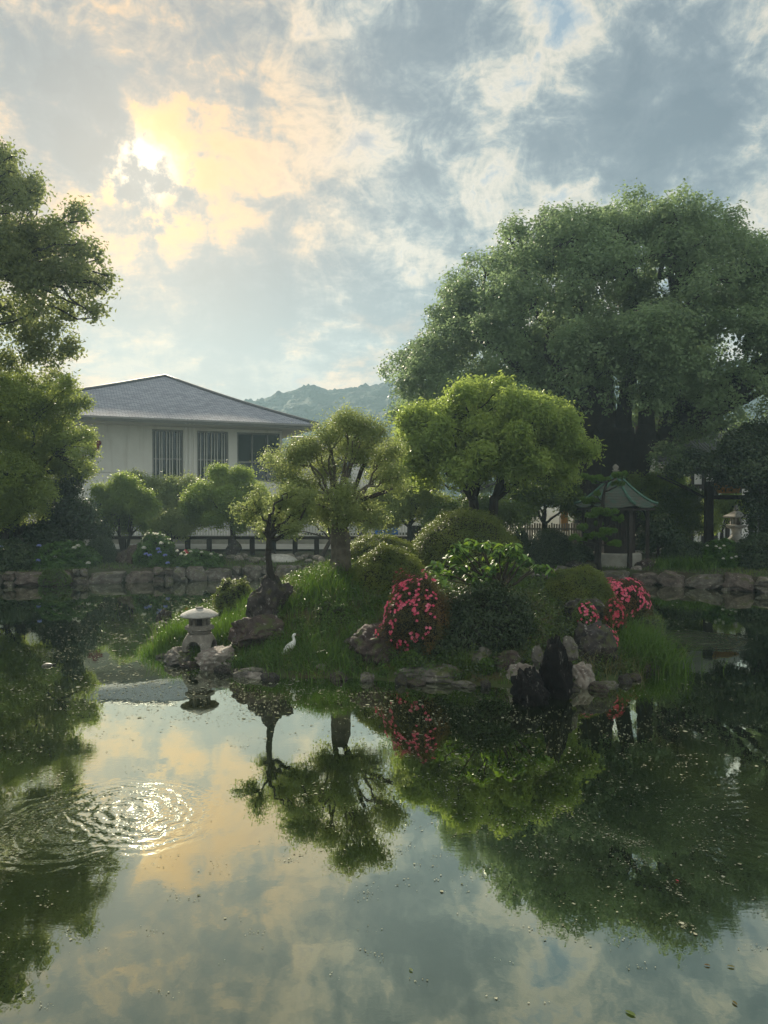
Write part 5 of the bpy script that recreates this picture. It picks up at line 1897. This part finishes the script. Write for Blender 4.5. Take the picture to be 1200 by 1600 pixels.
# ------------------------------------------------------------------ large-leaved plant: every large leaf a part
def big_leaf_plant():
    Y = 13.7
    bx = P(782, 945, Y)
    b = Vector((bx.x, Y, isl_z(bx.x, Y) - .05))
    root = empty('large_leaved_shrub', b, 'spreading shrub with large fresh light green leaves above the pink azalea', 'shrub')
    g = np.random.default_rng(61)
    # layered branch ends, picture positions
    ends = [(672, 893), (684, 880), (700, 895), (712, 868), (728, 858), (740, 872), (752, 850), (768, 848), (782, 856), (796, 862), (812, 866), (826, 874), (842, 884), (856, 888), (790, 880), (772, 884),
            (756, 890), (738, 896), (722, 884), (806, 884), (770, 868), (745, 905), (762, 905), (690, 905), (735, 845), (715, 852), (800, 852)]
    fork = np.array([.0, 0, .45])
    tb = [tube([(0, 0, -.1), (.03, 0, .2), fork], [.06, .05, .045], 8, .05, g)]
    me_leaf = []
    for q in range(5):
        # broad blade with a midrib fold and a drooping tip
        n = 5
        V, Fq = [], []
        Lf, Wf = .15, .060 * g.uniform(.85, 1.15)
        for i in range(n + 1):
            t = i / n
            x = t * Lf
            z = -.045 * t * t - .01 * q * t * t
            wv = Wf * .5 * math.sin(math.pi * min(1, t * .93 + .05)) ** .8
            V += [(x, -wv, z + wv * .35), (x, 0, z), (x, wv, z + wv * .35)]
        for i in range(n):
            a = i * 3
            Fq += [(a, a + 1, a + 4, a + 3), (a + 1, a + 2, a + 5, a + 4)]
        me_leaf.append(np_mesh('leaf', V, Fq, rnd=np.full(len(V), q / 4), smooth=True))
        me_leaf[-1].materials.append(L['big'])
    from mathutils import Matrix
    ends3 = []
    for (px, py) in ends:
        e = np.array(P(px, py, Y + g.uniform(-.55, .45))) - np.array(b)
        ends3.append(e)
        tb.append(limb(fork, e, .03, .008, g, .06, 7, 5, .05, .06))
    link('stem', tube_mesh('stem', tb), M['bark'], root)
    count = 0
    for e in ends3:
        for k in range(11):
            a = g.uniform(0, 6.283)
            base = e + g.normal(size=3) * np.array([.06, .06, .025])
            o = link('leaf', me_leaf[g.integers(5)], None, root, tuple(base))
            o.rotation_euler = (g.normal() * .35, g.uniform(-.15, .5), a)
            s = g.uniform(.65, 1.2)
            o.scale = (s, s, s)
            count += 1
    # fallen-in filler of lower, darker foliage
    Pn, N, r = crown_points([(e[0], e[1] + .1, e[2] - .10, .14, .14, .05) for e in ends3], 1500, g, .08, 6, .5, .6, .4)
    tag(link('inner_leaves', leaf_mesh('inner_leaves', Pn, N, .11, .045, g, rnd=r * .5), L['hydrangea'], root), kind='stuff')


big_leaf_plant()

# ------------------------------------------------------------------ grasses
g = np.random.default_rng(70)
grass_obj('island_grass', None, scatter_island(21000, g, lambda x, y: y < 20 and noise.noise(Vector((x * 1.1, y * 1.1, 4))) + .5 * noise.noise(Vector((x * 3, y * 3, 4))) > -.12 + (.25 if x > 1 else 0) - .3 * g.random()), .17, .010, L['grass'], 71, .55, cat=None)
grass_obj('dry_grass', None, scatter_island(5000, g, lambda x, y: y < 20), .26, .009, L['grass_dry'], 72, .7, cat=None)


def tuft(label, px, py, Y, n, spread, hgt, wid, lm, seed, lean=.5, name='grass_tuft', sy=None, z=None, group=None):
    g = np.random.default_rng(seed)
    p = P(px, py, Y)
    zz_ = z if z is not None else max(isl_z(p.x, Y), -.02)
    b = np.stack([g.normal(size=n) * spread, g.normal(size=n) * (sy or spread), np.zeros(n)], 1)
    for q in range(n):
        if z is None:
            b[q, 2] = max(isl_z(p.x + b[q, 0], Y + b[q, 1]), -.03) - zz_
    V, Fq, r = blades(b, g, hgt, wid, lean)
    o = link(name, np_mesh(name, V, Fq, r), lm, None, (p.x, Y, zz_))
    return tag(o, label, 'grass', group, kind='stuff')


tuft('tall fresh reeds behind the stone lantern on its right', 348, 1000, 14.3, 700, .26, .52, .014, L['grass'], 201, .28)
tuft('tall fresh reeds at the left of the stone lantern', 278, 1005, 14.5, 600, .20, .55, .014, L['grass'], 202, .28)
tuft('low bright green tuft at the left tip of the island', 256, 1005, 14.2, 900, .20, .26, .012, L['grass'], 203, .5)
tuft('grass tuft to the right of the tall boulder', 395, 960, 15.6, 500, .22, .45, .012, L['grass'], 204, .4)
tuft('drooping grass in front of the reddish boulder beside the egret', 430, 1040, 13.0, 900, .30, .34, .011, L['grass'], 205, .75)
tuft('long grass at the water edge right of the egret', 515, 1035, 12.9, 1400, .42, .42, .011, L['grass'], 206, .75)
tuft('fresh grass clump above the egret', 505, 960, 14.8, 1200, .40, .38, .012, L['grass'], 207, .5)
tuft('large arching sedge clump at the right end of the island', 1000, 1015, 13.5, 1900, .26, .66, .018, L['grass'], 208, .85, sy=.45)
tuft('sedge leaves trailing into the water at the island right end', 985, 1050, 12.9, 700, .40, .48, .016, L['grass'], 209, 1.2, sy=.2)
tuft('dry sedge leaves lying over the water beside the sedge', 950, 1050, 12.4, 160, .35, .45, .014, L['grass_dry'], 210, 1.3, sy=.2)
tuft('strap-leaved tuft under the dark glossy bush', 728, 1025, 12.3, 160, .08, .40, .016, L['mid'], 211, .8)
tuft('low yellow grass behind the flat-topped boulder', 850, 935, 15.0, 1100, .45, .14, .010, L['grass_dry'], 212, .6)
tuft('lily turf clump on the right bank beside the shrine', 1045, 893, 26.1, 500, .28, .46, .022, L['grass'], 213, .8, z=.5)
tuft('larger lily turf clump on the right bank', 1078, 893, 26.0, 900, .34, .55, .022, L['grass'], 214, .8, z=.5)
tuft('sparse grass in the middle of the far bank bed', 560, 880, 22.0, 1500, 1.0, .25, .014, L['grass'], 215, .6)
g = np.random.default_rng(75)
bk = []
while len(bk) < 14000:
    x = g.uniform(-17, 17)
    y = float(bank_y(x)) + .15 + abs(g.normal()) * 1.8
    bk.append((x, y, ground_z(x, y)))
grass_obj('bank_ground_cover', None, bk, .13, .022, L['mid'], 76, .9, cat=None, segs=2)

# ------------------------------------------------------------------ floating flecks, leaves
def flecks():
    g = np.random.default_rng(90)
    Q = []
    zones = [  # px, py, sx, sy, n
        (260, 1010, 130, 45, 1500), (150, 1060, 130, 50, 900), (340, 1090, 140, 28, 900), (820, 1230, 170, 80, 950), (980, 1330, 140, 70, 600), (700, 1180, 90, 60, 350),
        (1050, 1200, 110, 80, 500), (250, 945, 110, 22, 500), (950, 1120, 160, 40, 400), (60, 1180, 60, 60, 200), (560, 1100, 200, 20, 300), (1100, 960, 80, 25, 220), (50, 1400, 60, 80, 160),
        (600, 1300, 300, 150, 260), (330, 1360, 90, 40, 90), (600, 1500, 250, 60, 60)]
    for (px, py, sx, sy, n) in zones:
        nc = max(2, n // 6)
        cx = g.normal(size=nc) * sx + px
        cy = g.normal(size=nc) * sy + py
        for a, b in zip(cx, cy):
            m = 1 + g.integers(0, 16)
            q = np.stack([a + g.normal(size=m) * 14, b + g.normal(size=m) * 4], 1)
            Q.append(q)
    # drifting lines
    for (xa, ya, xb, yb, n) in ((960, 1305, 1010, 1330, 60), (1040, 1375, 1075, 1415, 50), (1060, 1440, 1085, 1455, 60), (820, 1330, 880, 1350, 40), (840, 1190, 850, 1215, 20), (170, 1040, 240, 1070, 60),
                                (1100, 1365, 1150, 1390, 40), (560, 1480, 600, 1500, 20), (100, 1010, 200, 1000, 60), (290, 1082, 380, 1070, 50), (975, 1320, 1020, 1318, 60)):
        t = g.random(n)
        Q.append(np.stack([xa + (xb - xa) * t + g.normal(size=n) * 4, ya + (yb - ya) * t + 4 * np.sin(t * 7) + g.normal(size=n) * 2], 1))
    Q = np.concatenate(Q)
    pts = []
    for px, py in Q:
        if py < 930 or py > 1590:
            continue
        p = PZ(px, py, .004)
        if isl_dist(p.x, p.y) > -.04 or p.y > bank_y(p.x) - .4:
            continue
        pts.append((p.x, p.y, .004))
    pts = np.array(pts)
    n = len(pts)
    size = (.007 + .013 * g.random(n) ** 3) * pts[:, 1] / 9
    big = g.random(n) < .03
    size[big] *= 2.0
    V = np.empty((n, 6, 3))
    a0 = g.random(n) * 6.28
    el = g.uniform(.4, 1.0, n)
    for q in range(6):
        a = a0 + q * math.pi / 3 + g.normal(size=n) * .2
        rr = size * g.uniform(.5, 1.15, n)
        V[:, q] = pts + np.stack([np.cos(a) * rr, np.sin(a) * rr * el, g.uniform(.0005, .004, n)], 1)
    Fq = np.arange(n * 6).reshape(n, 6)
    o = link('floating_flecks', np_mesh('floating_flecks', V.reshape(-1, 3), Fq, np.repeat(g.random(n) ** 1.3, 6)), L['fleck'])
    tag(o, kind='stuff')


flecks()
for (px, py, s, m_, lab) in ((1148, 1567, .022, L['azalea_red'], 'reddish fallen leaf floating at the lower right corner'), (1058, 1376, .016, L['red_petal'], 'small red fallen leaf floating on the dark tree reflection'),
                             (985, 1583, .034, L['mid'], 'pale green sunken leaf near the bottom edge'), (1142, 1510, .025, L['grass_dry'], 'yellowish fallen leaf above the reddish one'),
                             (642, 1515, .020, L['mid'], 'pale green fallen leaf floating in the middle foreground'), (1105, 1508, .02, L['azalea_red'], 'brown curled fallen leaf on the right foreground')):
    p = PZ(px, py, .006)
    me = np_mesh('fallen_leaf', [(-s, 0, 0), (-s * .4, s * .42, .003), (s * .4, s * .36, .004), (s, 0, 0), (s * .4, -s * .36, .004), (-s * .4, -s * .42, .003), (0, 0, .0)],
                 [(0, 1, 6), (1, 2, 6), (2, 3, 6), (3, 4, 6), (4, 5, 6), (5, 0, 6)], np.full(7, .6))
    o = link('fallen_leaf', me, m_, None, tuple(p))
    o.rotation_euler = (0, 0, random.uniform(0, 3))
    tag(o, lab, 'leaf')


# ------------------------------------------------------------------ low herbs and ground cover on the island
def herbs(name, n, lm, leaf, seed, h, cond=None, width=.4, per=26, spread=.10):
    g = np.random.default_rng(seed)
    base = np.array(scatter_island(n, g, cond))
    rep_ = np.repeat(base, per, axis=0)
    sz = np.repeat(g.uniform(.5, 1.5, n), per)[:, None]
    D = sphere_pts(len(rep_), g)
    D[:, 2] = np.abs(D[:, 2])
    Pn = rep_ + D * np.array([spread, spread, h]) * sz * (g.random((len(rep_), 1)) ** .4)
    N = norm(D * .5 + g.normal(size=D.shape) * .5 + np.array([0, 0, .6]))
    r = np.clip(np.repeat(g.random(n), per) * .6 + .4 * g.random(len(rep_)), 0, 1)
    tag(link(name, leaf_mesh(name, Pn, N, leaf, leaf * width, g, rnd=r), lm), kind='stuff')


herbs('island_herbs', 1700, L['mid'], .060, 301, .24, lambda x, y: y < 20, .5)
herbs('island_dark_herbs', 1000, L['dark'], .060, 302, .24, lambda x, y: y < 19 and x > .2, .4, spread=.14)
herbs('island_fresh_herbs', 700, L['hydrangea'], .055, 303, .20, lambda x, y: y < 18 and x < 1.5, .45)
# stones set along the island's waterline
gq = np.random.default_rng(440)
per_ = np.array([(p_[0], p_[1]) for p_ in ISLP])
k_ = 0
for i in range(0, len(per_), 1):
    x, y = per_[i] * .985 + np.array([.35, 15.5]) * .015 * 0 + gq.normal(size=2) * .05
    if y > 16 or x > 5.3 or gq.random() < .38:
        continue
    k_ += 1
    o = link('rock', rock_mesh('rock', 600 + k_, 3, 9, .2, .08), M[('rock_red', 'rock', 'rock_dark')[k_ % 3]], None, (x, y + .08, .02))
    o.scale = (gq.uniform(.10, .26), gq.uniform(.10, .2), gq.uniform(.06, .15))
    o.rotation_euler = (0, 0, gq.uniform(0, 6))
    tag(o, 'small dark irregular edging stone at the waterline of the island', 'rock', 'edging stones round the island')
herbs('island_dry_leaves', 260, L['azalea_red'], .045, 304, .05, lambda x, y: y < 19, .5, per=14, spread=.18)
g = np.random.default_rng(310)
cen = scatter_island(95, g, lambda x, y: y < 19 and (x < 1.5 or g.random() < .3))
bk = []
for (x, y, z) in cen:
    for q in range(int(g.integers(25, 80))):
        xx, yy = x + g.normal() * .07, y + g.normal() * .07
        bk.append((xx, yy, isl_z(xx, yy)))
grass_obj('island_tufts', None, bk, .30, .013, L['grass'], 311, .65, cat=None)
cen = scatter_island(30, g, lambda x, y: y < 17)
bk = [(x + g.normal() * .06, y + g.normal() * .06, isl_z(x, y)) for (x, y, z) in cen for q in range(18)]
grass_obj('island_dry_tufts', None, bk, .45, .010, L['grass_dry'], 312, .8, cat=None)
